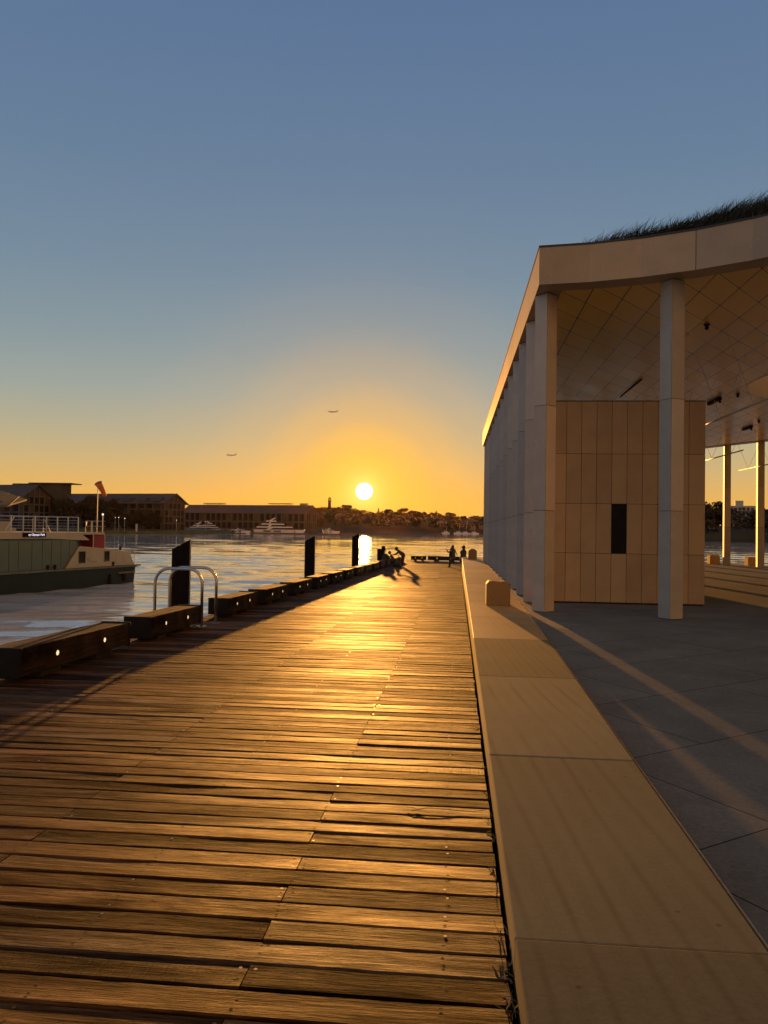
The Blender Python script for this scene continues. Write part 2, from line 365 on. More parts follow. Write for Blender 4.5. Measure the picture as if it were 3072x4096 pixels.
# calmer water in the lee of the ferry
shel = 1-.8*np.exp(-np.clip((WX+21)/8, -9, 9)**2-((WY-37)/15)**2)
for k in range(34):
    lam = .55*(22**(k/33)); th = rw.normal(.12, .38); kx, ky = 2*np.pi/lam*np.sin(th), 2*np.pi/lam*np.cos(th)
    amp = .0074*lam*(1.1 if lam < 4.5 else .35); dr = RR*(RAT-1)
    fade = np.clip((lam/dr-1.5)/2, 0, 1)
    gust = (.65+.5*np.sin(WX*.05+WY*.021+k)*np.sin(WY*.037-WX*.013+2*k))*shel
    WH += amp*fade*gust*np.sin(kx*WX+ky*WY+rw.uniform(0, 6.28)+.6*np.sin(.21*kx*WY-.3*ky*WX))
me = bpy.data.meshes.new('water'); co = np.stack([WX, WY, WZ+WH], -1).reshape(-1, 3)
nA = len(az); ii = np.arange((NR-1)*nA).reshape(NR-1, nA)[:, :-1].ravel()
qd = np.stack([ii, ii+nA, ii+nA+1, ii+1], -1)
far = np.array([(-9000, -300, WZ-.9), (9000, -300, WZ-.9), (9000, 9000, WZ-.9), (-9000, 9000, WZ-.9)], float); n0 = len(co)
# outer ring joins the far edge of the fine grid
last = co[-nA:].copy(); outr = last.copy(); outr[:, :2] *= 9000/rr_[-1]; outr[:, 2] = WZ; n1 = n0+4
co = np.concatenate([co, far, outr]); jj = np.arange(nA-1); b0 = (NR-1)*nA
qd = np.concatenate([qd, np.stack([b0+jj, n1+jj, n1+jj+1, b0+jj+1], -1), np.array([[n0, n0+1, n0+2, n0+3]])])[:, ::-1]
qd[-1] = qd[-1][::-1]
me.vertices.add(len(co)); me.vertices.foreach_set('co', co.ravel())
me.loops.add(qd.size); me.loops.foreach_set('vertex_index', np.ascontiguousarray(qd).ravel().astype(np.int32))
me.polygons.add(len(qd)); me.polygons.foreach_set('loop_start', (np.arange(len(qd))*4).astype(np.int32)); me.polygons.foreach_set('use_smooth', np.ones(len(qd), bool))
me.update(calc_edges=True); me.validate(); me.materials.append(M['water'])
wat = bpy.data.objects.new('water', me); col.objects.link(wat); tag(wat, kind='structure')

# paved quay under and beside the pavilion (kerb stones line its left edge)
def kerb_l(y): return .27 + .0025*y
def kerb_r(y): return 1.34 + .21*min(1, max(0, (y-3)/13))
def pz(y): return -.024*max(0, min(14-y, 25))      # the forecourt falls gently towards the camera
q = MB()
poly = [(kerb_r(y)+.014, y) for y in (14, 16, 48.2)]
q.prism([(60, 14), (60, 38), (20, 40.6), (16.0, 46.2), (13, 48.2)] + poly[::-1], -4.5, 0)
yy_ = [14, 12, 9, 6, 3, -10, -12]
vs = [(x, y, z) for y in yy_ for (x, z) in ((kerb_r(y)+.014, -4.5), (kerb_r(y)+.014, pz(y)), (60, pz(y)), (60, -4.5))]
q.add(vs, [(4*i+1, 4*i+5, 4*i+6, 4*i+2) for i in range(6)] + [(4*i, 4*i+4, 4*i+5, 4*i+1) for i in range(6)] + [(4*i+2, 4*i+6, 4*i+7, 4*i+3) for i in range(6)] + [(24, 27, 26, 25)])
tag(q.build('paved_quay', M['paving']), kind='structure')

ks = MB(); ys = [-9, -5.8, -2.7, .4, 3.42, 6.14, 9.36, 12.52]
while ys[-1] < 45: ys.append(ys[-1]+3.1 + random.uniform(-.15, .15))
ys[-1] = 48.6
edge_mb = MB()
for i in range(len(ys)-1):
    y0, y1 = ys[i]+.004, ys[i+1]-.004
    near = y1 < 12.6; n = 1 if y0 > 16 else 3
    tz = random.uniform(-.001, .001)
    for k in range(n):
        a, bq = y0+(y1-y0)*k/n, y0+(y1-y0)*(k+1)/n
        la = ra = -.0025*max(0, 12.52-a)+tz; lb = rb = -.0025*max(0, 12.52-bq)+tz
        vs = [(kerb_l(a), a, -1.6), (kerb_r(a), a, -1.6), (kerb_r(bq), bq, -1.6), (kerb_l(bq), bq, -1.6),
              (kerb_l(a), a, la), (kerb_r(a), a, ra), (kerb_r(bq), bq, rb), (kerb_l(bq), bq, lb)]
        fs = [(3, 2, 1, 0), (4, 5, 6, 7), (1, 2, 6, 5), (3, 0, 4, 7)]
        if k == 0: fs.append((0, 1, 5, 4))
        if k == n-1: fs.append((2, 3, 7, 6))
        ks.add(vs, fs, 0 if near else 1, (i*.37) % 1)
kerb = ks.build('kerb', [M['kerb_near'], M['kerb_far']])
bm = bmesh.new(); bm.from_mesh(kerb.data); bmesh.ops.remove_doubles(bm, verts=bm.verts, dist=.0005); bm.to_mesh(kerb.data); bm.free()
bv = kerb.modifiers.new('bevel', 'BEVEL'); bv.width = .008; bv.segments = 2; bv.limit_method = 'ANGLE'; bv.angle_limit = radians(40)
tag(kerb, kind='structure')
for a, bq in ((-9, 3), (3, 6), (6, 9), (9, 12.5), (12.5, 16), (16, 48)):
    edge_mb.add([(kerb_r(a)+.002, a, -.06), (kerb_r(a)+.013, a, -.06), (kerb_r(bq)+.013, bq, -.06), (kerb_r(bq)+.002, bq, -.06),
                 (kerb_r(a)+.002, a, .004-.0025*max(0, 12.52-a)), (kerb_r(a)+.013, a, .002-.0025*max(0, 12.52-a)), (kerb_r(bq)+.013, bq, .002-.0025*max(0, 12.52-bq)), (kerb_r(bq)+.002, bq, .004-.0025*max(0, 12.52-bq))],
                [(4, 5, 6, 7), (1, 2, 6, 5), (3, 0, 4, 7), (0, 1, 5, 4), (2, 3, 7, 6)])
tag(edge_mb.build('edge_glint_strip', M['chrome']), kind='structure')  # bright metal added to draw the sunlit line along the kerb edge

# boardwalk: every plank is real, with open gaps, slight warp and screw heads
dk = MB(); PITCH_P = .1925
JO = [-.03-.845*i for i in range(8)]
rows = int(68.6/PITCH_P)+45
rnd = random.Random(5)
for r in range(rows):
    y = -5.2 + r*PITCH_P
    if y > 69.2: break
    xl = stop_x(y)-.62; xr = kerb_l(y)-.02-rnd.random()*.012
    if y > 48.9: xr = 4.2
    cuts = [j for k, j in enumerate(JO) if 1 <= k <= 6 and (k + 2*r) % 4 == 1]
    if rnd.random() < .2 and cuts: cuts.pop(rnd.randrange(len(cuts)))
    xs = [xr] + cuts + [xl]
    for s in range(len(xs)-1):
        x1, x0 = xs[s]-.003, xs[s+1]+.003
        tn = rnd.random(); wv = PITCH_P-.011-rnd.random()*.005
        hh = rnd.uniform(-.002, .002); tl = rnd.gauss(0, .012); cup = rnd.uniform(-.0018, .0012)
        n = 2 if y > 25 else max(2, int((x1-x0)/.55))
        far = y > 30
        prof = [(-.5, -.035), (-.5, -.006), (-.455, 0), (0, cup), (.455, 0), (.5, -.006), (.5, -.035)] if not far else [(-.5, -.035), (-.5, 0), (.5, 0), (.5, -.035)]
        vs = []; k = len(prof)
        for i in range(n+1):
            x = x0 + (x1-x0)*i/n
            lift = hh + rnd.gauss(0, .0009); tt = tl + rnd.gauss(0, .005)
            jy = rnd.gauss(0, .0012)
            for (a, zz) in prof:
                yy = y + a*wv + jy
                vs.append((x, yy, dz(yy) + zz + lift + a*wv*tt))
        fs = [(i*k+j, (i+1)*k+j, (i+1)*k+j+1, i*k+j+1) for i in range(n) for j in range(k-1)]
        fs += [tuple(range(k))[::-1][::-1], tuple(n*k+j for j in range(k))[::-1]]
        dk.add(vs, [tuple(f[::-1]) for f in fs], 0, tn)
    if y < 13:
        for j in JO:
            if j < xl: continue
            for sgn in (-.26, .26):
                if rnd.random() < .12: continue
                ends = [j-.03, j+.03] if j in cuts else [j]
                for jx in ends:
                    yy = y+sgn*PITCH_P+rnd.uniform(-.008, .008); jx += rnd.uniform(-.012, .012)
                    rr = .0085; z = dz(yy)+.003
                    dk.add([(jx+rr*cos(a*pi/4), yy+rr*sin(a*pi/4), z) for a in range(8)], [tuple(range(8))], 1 if rnd.random() < .2 else 2)
# substructure below the planks
def slab(mb, x0, x1, y0, y1, t0, t1, mi):
    vs = [(x, y, dz(y)+zz) for zz in (t0, t1) for y in (y0, y1) for x in (x0(y), x1(y))]
    mb.add(vs, [(0, 2, 3, 1), (4, 5, 7, 6), (0, 1, 5, 4), (2, 6, 7, 3), (0, 4, 6, 2), (1, 3, 7, 5)], mi)
slab(dk, lambda y: stop_x(y)-.58, lambda y: kerb_l(y)-.03, -5, 48.7, -.5, -.10, 2)
slab(dk, lambda y: stop_x(y)-.58, lambda y: 4.15, 48.7, 69.1, -.5, -.10, 2)
for k in range(9):
    y = 2+k*8.2
    for xo in (.0, 2.2, 4.3): dk.tube([(stop_x(y)-.3+xo, y, -6), (stop_x(y)-.3+xo, y, dz(y)-.5)], .2, 10, 2)
tag(dk.build('boardwalk', [M['deck'], M['screw'], M['deck_under']]), kind='structure')

# ------------------------------------------------------------------ timber wheel stops with lit markers
def wheel_stop(length, label, group):
    root = empty('wheel_stop', label=label, cat='wheel stop', group=group)
    b_ = MB(); b_.box(-.46, 0, .035, length-.035, .085, .44, 0, random.random()); b_.build('beam', M['stop_wood'], root, bevel=.012)
    for y0 in (0, length-.05):
        c_ = MB(); c_.box(-.475, .015, y0, y0+.05, .07, .452); c_.build('end_cap', M['black_steel'], root, bevel=.012)
    for a in (.2, .68):
        f_ = MB(); f_.box(-.42, -.05, length*a-.02, length*a+.42, -.003, .0848); f_.build('foot', M['foot'], root)
    for a in (.29, .72):
        l_ = MB(); y = length*a; z = .27
        l_.add([(.004, y+.036*cos(k*pi/6), z+.036*sin(k*pi/6)) for k in range(12)], [tuple(range(12))])
        d_ = l_.build('marker_light', M['lamp_disc'], root)
        g_ = MB(); n = 12
        vs = [(x, y+r*cos(k*pi/6), z+r*sin(k*pi/6)) for (x, r) in ((.001, .05), (.008, .048), (.008, .038), (.001, .036)) for k in range(n)]
        g_.add(vs, [(i*n+k, i*n+(k+1) % n, (i+1)*n+(k+1) % n, (i+1)*n+k) for i in range(3) for k in range(n)])
        g_.build('bezel', M['black_steel'], d_)
    return root
SG = 'timber wheel stops along the wharf edge'
spans = [(9.06, 12.21), (12.98, 15.54), (17.37, 19.83), (20.6, 23.38), (24.13, 26.95), (27.76, 30.39), (31.01, 33.9), (34.39, 37.13), (37.8, 40.54), (41.13, 44.0), (44.6, 47.5), (48.2, 51.0), (51.7, 54.3), (57.6, 60.6), (61.3, 64.3)]
names = ['nearest and largest timber wheel stop, cut off by the left edge of the photo', 'timber wheel stop between the nearest stop and the steel ladder hoops', 'timber wheel stop just beyond the steel ladder hoops',
    'second timber wheel stop beyond the steel ladder hoops', 'third timber wheel stop beyond the ladder hoops, left of the middle black pile', 'fourth timber wheel stop beyond the ladder hoops, just past the middle black pile',
    'fifth timber wheel stop beyond the steel ladder hoops', 'sixth timber wheel stop beyond the steel ladder hoops', 'seventh timber wheel stop beyond the ladder hoops, before the third black pile', 'eighth timber wheel stop beyond the ladder hoops, by the third black pile',
    'ninth timber wheel stop beyond the ladder hoops, in the sun glint', 'timber wheel stop two before the crouching people', 'timber wheel stop right in front of the dark bag and crouching child', 'timber wheel stop just behind the bending man', 'last timber wheel stop of the left row, at the wharf corner']
base_stop = wheel_stop(2.78, names[0], SG)
for i, (a, b_) in enumerate(spans):
    o = base_stop if i == 0 else dup(base_stop, label=names[i])
    o.location = (stop_x(a), a, dz(a)); o.rotation_euler = (-radians(.82), 0, -.0172)
    o.scale = (1, (b_-a)/2.78, 1)
for (x0, x1, lab) in ((-3.9, -2.57, 'short timber wheel stop at the left end of the far cross row'), (-2.43, .36, 'long timber wheel stop of the far cross row, in front of the harbour'), (.6, 3.4, 'timber wheel stop of the far cross row hidden behind the stone kerb')):
    if x0 > .5: continue
    o = dup(base_stop, (x0, 67.6, dz(67.6)), 0, lab); o.rotation_euler = (0, radians(0), -pi/2)
    o.location = (x0, 67.5, dz(67.5)); o.scale = (1, (x1-x0)/2.78, 1)

# black piles outside the wharf edge, tops cut on the slant
def pile(x, y, ztop, lab, wd=.64, slant=.34):
    root = empty('mooring_pile', (x, y, WZ-3), label=lab, cat='pile', group='black piles outside the wharf edge')
    q = MB(); h = ztop-(WZ-3)
    q.prof([(-wd/2, 0), (wd/2, 0), (wd/2, h), (-wd/2, h-slant)], -.07, .07); q.build('shaft', M['pile'], root, bevel=.012)
    k = MB(); k.box(wd/2+.001, wd/2+.010, -.05, .05, .3, h-.03); k.build('lit_edge_strip', M['steel'], root)  # pale steel strip imitates the sunlit sliver of the side face
    return root
pile(-9.5, 26.0, 1.24, 'tall black slant-topped pile behind the steel ladder hoops')
pile(-9.12, 47.7, 1.20, 'middle black slant-topped pile standing in open water')
pile(-8.79, 67.3, 1.24, 'far black slant-topped pile against the sun glint')
r_ = empty('mooring_pile', (-5.42, 56.2, WZ-3), label='short double black pile beside the dark bag and crouching child', cat='pile', group='black piles outside the wharf edge')
q = MB(); q.box(-.3, .02, -.2, .2, 0, 5.3+.22); q.build('low_block', M['pile'], r_, bevel=.01)
q = MB(); q.box(.021, .26, -.2, .2, 0, 5.3+.43); q.build('high_block', M['pile'], r_, bevel=.01)

# ladder hoops
def hoop(x1, x0, y, lab):
    z = dz(y); root = empty('ladder_hoop', (x1, y, z), label=lab, cat='ladder hoop', group='steel ladder hoops at the wharf edge')
    W_ = x1-x0; H_ = 1.19; R_ = .30; pts = [(0, 0, .002)]
    pts += [(0, 0, H_-R_)] + [(-R_+R_*cos(a), 0, H_-R_+R_*sin(a)) for a in [pi/2*k/8 for k in range(1, 9)]]
    pts += [(-W_+R_+R_*cos(a), 0, H_-R_+R_*sin(a)) for a in [pi/2+pi/2*k/8 for k in range(0, 9)]] + [(-W_, 0, -1.3)]
    q = MB(); q.tube(pts, .032, 12); q.build('rail', M['steel'], root, smooth=True)
    p = MB(); p.tube([(0, 0, .0), (0, 0, .012)], .11, 16)
    for a in range(4): p.tube([(.08*cos(a*pi/2+.7), .08*sin(a*pi/2+.7), .012), (.08*cos(a*pi/2+.7), .08*sin(a*pi/2+.7), .03)], .013, 6)
    p.build('base_plate', M['steel'], root)
    for k in range(3):
        rg = MB(); rg.tube([(-W_, .02, -.25-.3*k), (-W_, .69, -.25-.3*k)], .014, 6)
        if y < 16: rg.build('rung', M['steel'], root)
    return root
hoop(-5.24, -6.25, 15.6, 'nearer of the two shiny steel ladder hoops beside the tall black pile')
hoop(-5.16, -6.2, 16.3, 'farther of the two shiny steel ladder hoops beside the tall black pile')
hoop(-4.08, -5.1, 55.3, 'small distant steel ladder hoop between the crouching child and bending man')

# ------------------------------------------------------------------ sandstone bollards
def bollard(x0, x1, y, lab, h=.56, seed=0, z=0, dome=False):
    root = empty('stone_bollard', ((x0+x1)/2, y, z), label=lab, cat='bollard', group='sandstone block bollards')
    w_ = (x1-x0); q = MB(); rr = random.Random(seed)
    n = 7; c = .06; dp = w_
    prof = [(-w_/2, 0), (w_/2, 0), (w_/2, h-c*1.6)]
    if dome: prof += [(w_/2*cos(a), h-.17+.17*sin(a)) for a in [pi/2*k/5 for k in range(1, 5)]] + [(w_/2*cos(a), h-.17+.17*sin(a)) for a in [pi/2+pi/2*k/5 for k in range(0, 5)]]
    else: prof += [(w_/2-c*1.3, h-.012), (w_/2-c*2.2, h+.006), (.02, h-.004), (-w_/2+c*2, h+.008), (-w_/2+c, h), ]
    prof += [(-w_/2, h-c*1.1)]
    q.prof(prof, 0, dp, 0, rr.random())
    q.build('block', M['bollard'], root, bevel=.014)
    return root
bollard(.715, 1.265, 17.9, 'nearest sandstone bollard, square golden block with a brown vein on the kerb', seed=3)
bollard(.735, 1.24, 45.6, 'round-topped sandstone bollard at the far end of the kerb', .6, 4, dome=True)
bollard(14.3, 14.85, 45.0, 'sandstone bollard left of the first sunlit far column, by the water', .5, 5)
bollard(15.75, 16.3, 43.3, 'sandstone bollard left of the rightmost sunlit column, by the water', .48, 6)

# ------------------------------------------------------------------ pavilion
PX, PY = 1.65, 16.2
pav = empty('pavilion', (PX, PY, 0), label='large open pavilion with slender stone columns, panelled ceiling and grass roof', cat='pavilion')
def zs(y): return 6.88-.0125*(y-16.2)      # soffit height
def ztop(y): return zs(y)+.78
# plan outline (ccw), front edge is a concave arc
arc = []
CX, CY, CR = 1.15, 8.1, 8.1
for k in range(13):
    a = radians(86.4 - k*7.2); arc.append((CX+CR*cos(a), CY+CR*sin(a)))
outline = arc + [(26, 8.0), (26, 30), (20.2, 35.7), (16.6, 41.0), (13.7, 45.3), (1.45, 44.4)]
def offs(poly, d):
    out = []; n = len(poly)
    for i in range(n):
        p0, p1, p2 = Vector(poly[i-1]), Vector(poly[i]), Vector(poly[(i+1) % n])
        e1, e2 = (p1-p0).normalized(), (p2-p1).normalized()
        n1, n2 = Vector((-e1.y, e1.x)), Vector((-e2.y, e2.x))
        bs = (n1+n2); bs = bs/max(.3, bs.dot(n1)); out.append((p1.x+bs.x*d, p1.y+bs.y*d))
    return out
area = sum(outline[i-1][0]*outline[i][1]-outline[i][0]*outline[i-1][1] for i in range(len(outline)))
if area < 0: outline = outline[::-1]
def loc(p, z): return (p[0]-PX, p[1]-PY, z)
OC, OR = (13.6, 26.2), 3.9
n = len(outline)
inn = offs(outline, .04); strip = offs(outline, .52)
# fascia slabs between outline and inner line, with open vertical joints
def walk(poly, step):
    """split each straight edge of the outline in pieces"""
    res = []
    for i in range(len(poly)):
        a, b_ = Vector(poly[i]), Vector(poly[(i+1) % len(poly)]); k = max(1, round((b_-a).length/step))
        for j in range(k): res.append((a.lerp(b_, j/k), a.lerp(b_, (j+1)/k)))
    return res
corner_i = min(range(n), key=lambda i: (outline[i][0]-1.65)**2+(outline[i][1]-16.2)**2)
runs = []
i = 0
for i in range(n):
    a, b_ = Vector(outline[i]), Vector(outline[(i+1) % n]); Ls = (b_-a).length
    if Ls < 2.2: runs.append((a, b_, False))
    else:
        k = max(1, round(Ls/2.1))
        for j in range(k): runs.append((a.lerp(b_, j/k), a.lerp(b_, (j+1)/k), True))
arc_pts = {(round(p[0], 3), round(p[1], 3)): k for k, p in enumerate(arc)}
for (a, b_, gap) in runs:
    e = (b_-a).normalized(); nn = Vector((-e.y, e.x))
    # open joints: on straight runs every slab, on the arc every third piece
    ka = arc_pts.get((round(a.x, 3), round(a.y, 3))); kb = arc_pts.get((round(b_.x, 3), round(b_.y, 3)))
    ga = gap or (ka is not None and ka % 3 == 0); gb = gap or (kb is not None and kb % 3 == 0)
    a2 = a + e*(.006 if ga else 0); b2 = b_ - e*(.006 if gb else 0)
    q = MB(); z0a, z0b, z1a, z1b = zs(a.y), zs(b_.y), ztop(a.y), ztop(b_.y)
    o1, o2 = a2+nn*.04, b2+nn*.04
    vs = [loc(a2, z0a), loc(b2, z0b), loc(o2, z0b), loc(o1, z0a), loc(a2, z1a), loc(b2, z1b), loc(o2, z1b), loc(o1, z1a)]
    q.add(vs, [(3, 2, 1, 0), (4, 5, 6, 7), (0, 1, 5, 4), (1, 2, 6, 5), (2, 3, 7, 6), (3, 0, 4, 7)], 0, random.random())
    q.build('fascia_panel', M['fascia'], pav)
# soffit border, coffered ceiling with round opening, roof slab
q = MB()
for i in range(n):
    a, b_ = inn[i], inn[(i+1) % n]; c_, d_ = strip[(i+1) % n], strip[i]
    q.quad(loc(a, zs(a[1])+.01), loc(d_, zs(d_[1])+.01), loc(c_, zs(c_[1])+.01), loc(b_, zs(b_[1])+.01), 0)
q.build('soffit_border', M['soffit_edge'], pav)
def holed(poly, zf, flip, name, m_, zoff=0):
    bm = bmesh.new(); K = 40
    outer = [bm.verts.new(loc(p, zf(p[1])+zoff)) for p in poly]
    innr = [bm.verts.new(loc((OC[0]+OR*cos(2*pi*k/K), OC[1]+OR*sin(2*pi*k/K)), zf(OC[1]+OR*sin(2*pi*k/K))+zoff)) for k in range(K)]
    es = [bm.edges.new((outer[i], outer[(i+1) % len(outer)])) for i in range(len(outer))] + [bm.edges.new((innr[i], innr[(i+1) % K])) for i in range(K)]
    bmesh.ops.triangle_fill(bm, edges=es, use_beauty=True, normal=(0, 0, -1 if flip else 1))
    me = bpy.data.meshes.new(name); bm.to_mesh(me); bm.free(); me.materials.append(m_)
    o = bpy.data.objects.new(name, me); col.objects.link(o); o.parent = pav; return o
gapline = offs(outline, .535)
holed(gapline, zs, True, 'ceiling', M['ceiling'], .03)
q = MB()
for i in range(n):
    a, b_ = strip[i], strip[(i+1) % n]; c_, d_ = gapline[(i+1) % n], gapline[i]
    q.quad(loc(a, zs(a[1])+.011), loc(d_, zs(d_[1])+.031), loc(c_, zs(c_[1])+.031), loc(b_, zs(b_[1])+.011))
q.build('shadow_gap', M['gap'], pav)
roof = holed(offs(outline, .041), ztop, False, 'roof_deck', M['soil'], -.05)
q = MB(); K = 40
for k in range(K):
    p0 = (OC[0]+OR*cos(2*pi*k/K), OC[1]+OR*sin(2*pi*k/K)); p1 = (OC[0]+OR*cos(2*pi*(k+1)/K), OC[1]+OR*sin(2*pi*(k+1)/K))
    q.quad(loc(p1, zs(p1[1])+.02), loc(p0, zs(p0[1])+.02), loc(p0, ztop(p0[1])+.5), loc(p1, ztop(p1[1])+.5))
q.build('oculus_drum', M['fascia'], pav)
q = MB()
for i in range(n):
    a, b_ = outline[i], outline[(i+1) % n]; a2, b2 = inn[i], inn[(i+1) % n]
    o_ = offs(outline, -.012); x, y_ = o_[i], o_[(i+1) % n]
    q.add([loc(x, ztop(x[1])+.002), loc(y_, ztop(y_[1])+.002), loc(b2, ztop(b2[1])+.002), loc(a2, ztop(a2[1])+.002), loc(x, ztop(x[1])+.04), loc(y_, ztop(y_[1])+.04), loc(b2, ztop(b2[1])+.04), loc(a2, ztop(a2[1])+.04)],
          [(3, 2, 1, 0), (4, 5, 6, 7), (0, 1, 5, 4), (2, 3, 7, 6)])
q.build('roof_edge_trim', M['roof_metal'], pav)

# columns: four thin slabs round a dark core, open mitres and two bed joints
def column_mesh(s, h):
    q = MB(); r = s/2; g = .004
    q.box(-r+.012, r-.012, -r+.012, r-.012, 0, h, 1)
    zz = [0.012, 2.18, 4.45, h-.012]
    for k in range(3):
        z0, z1 = zz[k]+(.005 if k else 0), zz[k+1]-.005
        for a in range(4):
            R = Matrix.Rotation(a*pi/2, 4, 'Z')
            t_ = random.random()
            vs = [R @ Vector(p) for p in ((-r+g, -r, z0), (r-g, -r, z0), (r-.0125, -r+.0115, z0), (-r+.0125, -r+.0115, z0), (-r+g, -r, z1), (r-g, -r, z1), (r-.0125, -r+.0115, z1), (-r+.0125, -r+.0115, z1))]
            q.add(vs, [(3, 2, 1, 0), (4, 5, 6, 7), (0, 1, 5, 4), (1, 2, 6, 5), (3, 0, 4, 7)], 0, t_)
    return q
cbase = None
cols = [(1.895-.0045*k*2.066, 16.95+2.066*k, 45) for k in range(14)]
cols += [(4.355, 16.14, 28), (6.45, 14.9, 10), (8.15, 13.0, -8), (9.5, 10.6, -22)]
cols += [(3.9+2.2*k, 44.0+.08*k, 2) for k in range(5)]
cols += [(14.78, 43.75, -9), (15.9, 42.05, -9), (17.05, 40.3, -9), (18.2, 38.6, -9), (19.35, 36.9, -9)]
for (x, y, rz) in cols:
    h = zs(y)+.012
    if cbase is None: cbase = o = column_mesh(.335, zs(16.95)+.012).build('column', [M['column'], M['gap']], pav)
    else:
        o = cbase.copy(); col.objects.link(o); o.parent = pav
    o.location = (x-PX, y-PY, pz(y)); o.rotation_euler = (0, 0, radians(rz)); o.scale = (1, 1, (h-pz(y))/(zs(16.95)+.012))

# closed room under the roof, clad in tall stone panels
rm = MB(); x0, x1, y0, y1, zt = 2.0, 5.93, 19.05, 31.0, 4.93
rm.box(x0+.02, x1-.02, y0+.02, y1-.02, 0, zt-.02, 0); rm.box(x0+.0, x1+.0, y0-.0, y1, zt-.018, zt, 0)
rm_o = rm.build('room_core', M['gap'], pav, loc=(-PX, -PY, 0))
zr = [.035, 1.215, 2.42, 3.63, zt-.02]
xe = [2.0, 2.295] + [2.655+.3615*k for k in range(9)] + [5.93]
cl = MB()
for r in range(4):
    for k in range(len(xe)-1):
        if r == 1 and abs(xe[k]-3.74) < .05: continue
        cl.box(xe[k]+.005, xe[k+1]-.005, y0-.006, y0+.018, zr[r]+.005, zr[r+1]-.005, 0, random.random())
    for k in range(33):
        yy = y0+.02+k*.3615
        cl.box(x1-.018, x1+.006, yy+.005, yy+.3565, zr[r]+.005, zr[r+1]-.005, 0, random.random())
        cl.box(x0-.006, x0+.018, yy+.005, yy+.3565, zr[r]+.005, zr[r+1]-.005, 0, random.random())
cl.build('stone_cladding', M['wall'], pav, loc=(-PX, -PY, 0))
nb = MB(); nb.box(3.748, 4.096, y0+.012, y0+.019, 1.22, 2.415)
nb.build('dark_opening', M['black_steel'], pav, loc=(-PX, -PY, 0))

# dune grass on the roof: planted hump and many thin leaning blades
gm = MB(); rg = random.Random(8)
def hump(x, y):
    d = min(1, max(0, (sqrt((x-CX)**2+(y-CY)**2)-CR-.15)/2.2)); e = min(1, max(0, (x-3.0)/4.5)); f_ = min(1, max(0, (44-y)/4))
    return (.56*e*d + .20*min(1, d*3)*min(1, e*3))*f_*(1+.25*sin(x*1.9+y*.7))
nx, ny = 34, 30
gx = [2.7+17*i/nx for i in range(nx+1)]; gy = [8.7+30*(j/ny)**1.3 for j in range(ny+1)]
from itertools import product
def ok(x, y): return (x-CX)**2+(y-CY)**2 > (CR+.2)**2 and (x-OC[0])**2+(y-OC[1])**2 > (OR+.6)**2
for i in range(nx):
    for j in range(ny):
        cs = [(gx[i], gy[j]), (gx[i+1], gy[j]), (gx[i+1], gy[j+1]), (gx[i], gy[j+1])]
        if all(ok(*c) for c in cs): gm.quad(*[(x, y, ztop(y)-.04+hump(x, y)) for x, y in cs], 1)
for k in range(27000):
    if k < 24000:
        a = radians(rg.uniform(20, 82)); r = CR+.18+abs(rg.gauss(0, 1.0)); x, y = CX+r*cos(a), CY+r*sin(a)
    else: x, y = rg.uniform(3, 14), rg.uniform(12, 36)
    if not ok(x, y) or x < 2.35 or x > 20 or y < 8.5: continue
    e = min(1, max(.0, (x-2.3)/1.5))
    if rg.random() > .25+.75*e: continue
    z = ztop(y)-.05+hump(x, y); hgt = rg.uniform(.25, .72)*(.5+.5*e)*(.92+.16*sin(x*2.3+1)); wd = rg.uniform(.005, .013)
    ln = Vector((rg.gauss(.38, .22), rg.gauss(-.05, .25))); th = rg.uniform(0, pi); sx, sy = wd*cos(th), wd*sin(th)
    p = [Vector((x, y, z))]
    for s in (.35, .7, 1.): p.append(Vector((x+ln.x*hgt*s**1.8*1.3, y+ln.y*hgt*s**1.8*1.3, z+hgt*(s-.22*s*s))))
    vs = []
    for i, pp in enumerate(p[:-1]):
        f_ = 1-.28*i; vs += [(pp.x-sx*f_, pp.y-sy*f_, pp.z), (pp.x+sx*f_, pp.y+sy*f_, pp.z)]
    vs.append(tuple(p[-1]))
    gm.add(vs, [(0, 1, 3, 2), (2, 3, 5, 4), (4, 5, 6)], 0, rg.random())
tag(gm.build('roof_grass', [M['grass'], M['soil']]), 'wind-swept dune grass growing along the pavilion roof edge', 'grass', kind='stuff')

# hanging light tubes on V wires, cameras and track lights under the ceiling
M['tube'] = mat('satin_light_tube', (.62, .55, .42), .4)
def hang_light(x, y0, y1, z, lab):
    root = empty('hanging_light', (x, (y0+y1)/2, z), label=lab, cat='light', group='slim light tubes hung below the ceiling')
    l_ = (y1-y0)/2; q = MB(); q.tube([(0, -l_, 0), (0, l_, 0)], .026, 10); q.build('tube', M['tube'], root, smooth=True)
    k = max(2, round((y1-y0)/2.4))
    for i in range(k):
        yy = -l_+(2*l_)*(i+.5)/k; hz = zs(root.location.y+yy)+.03-z
        for dx in (-.75, .75):
            w_ = MB(); w_.tube([(0, yy, .02), (dx, yy+.25*dx, hz)], .006, 5); w_.build('wire', M['steel'], root)
    return root
hang_light(7.42, 18.9, 28.5, 5.0, 'long bright tube light hanging right of the stone room')
hang_light(11.1, 31.1, 38.5, 5.0, 'tube light hanging in front of the first far column')
hang_light(14.5, 36.0, 41.2, 5.0, 'tube light hanging before the rightmost far column')
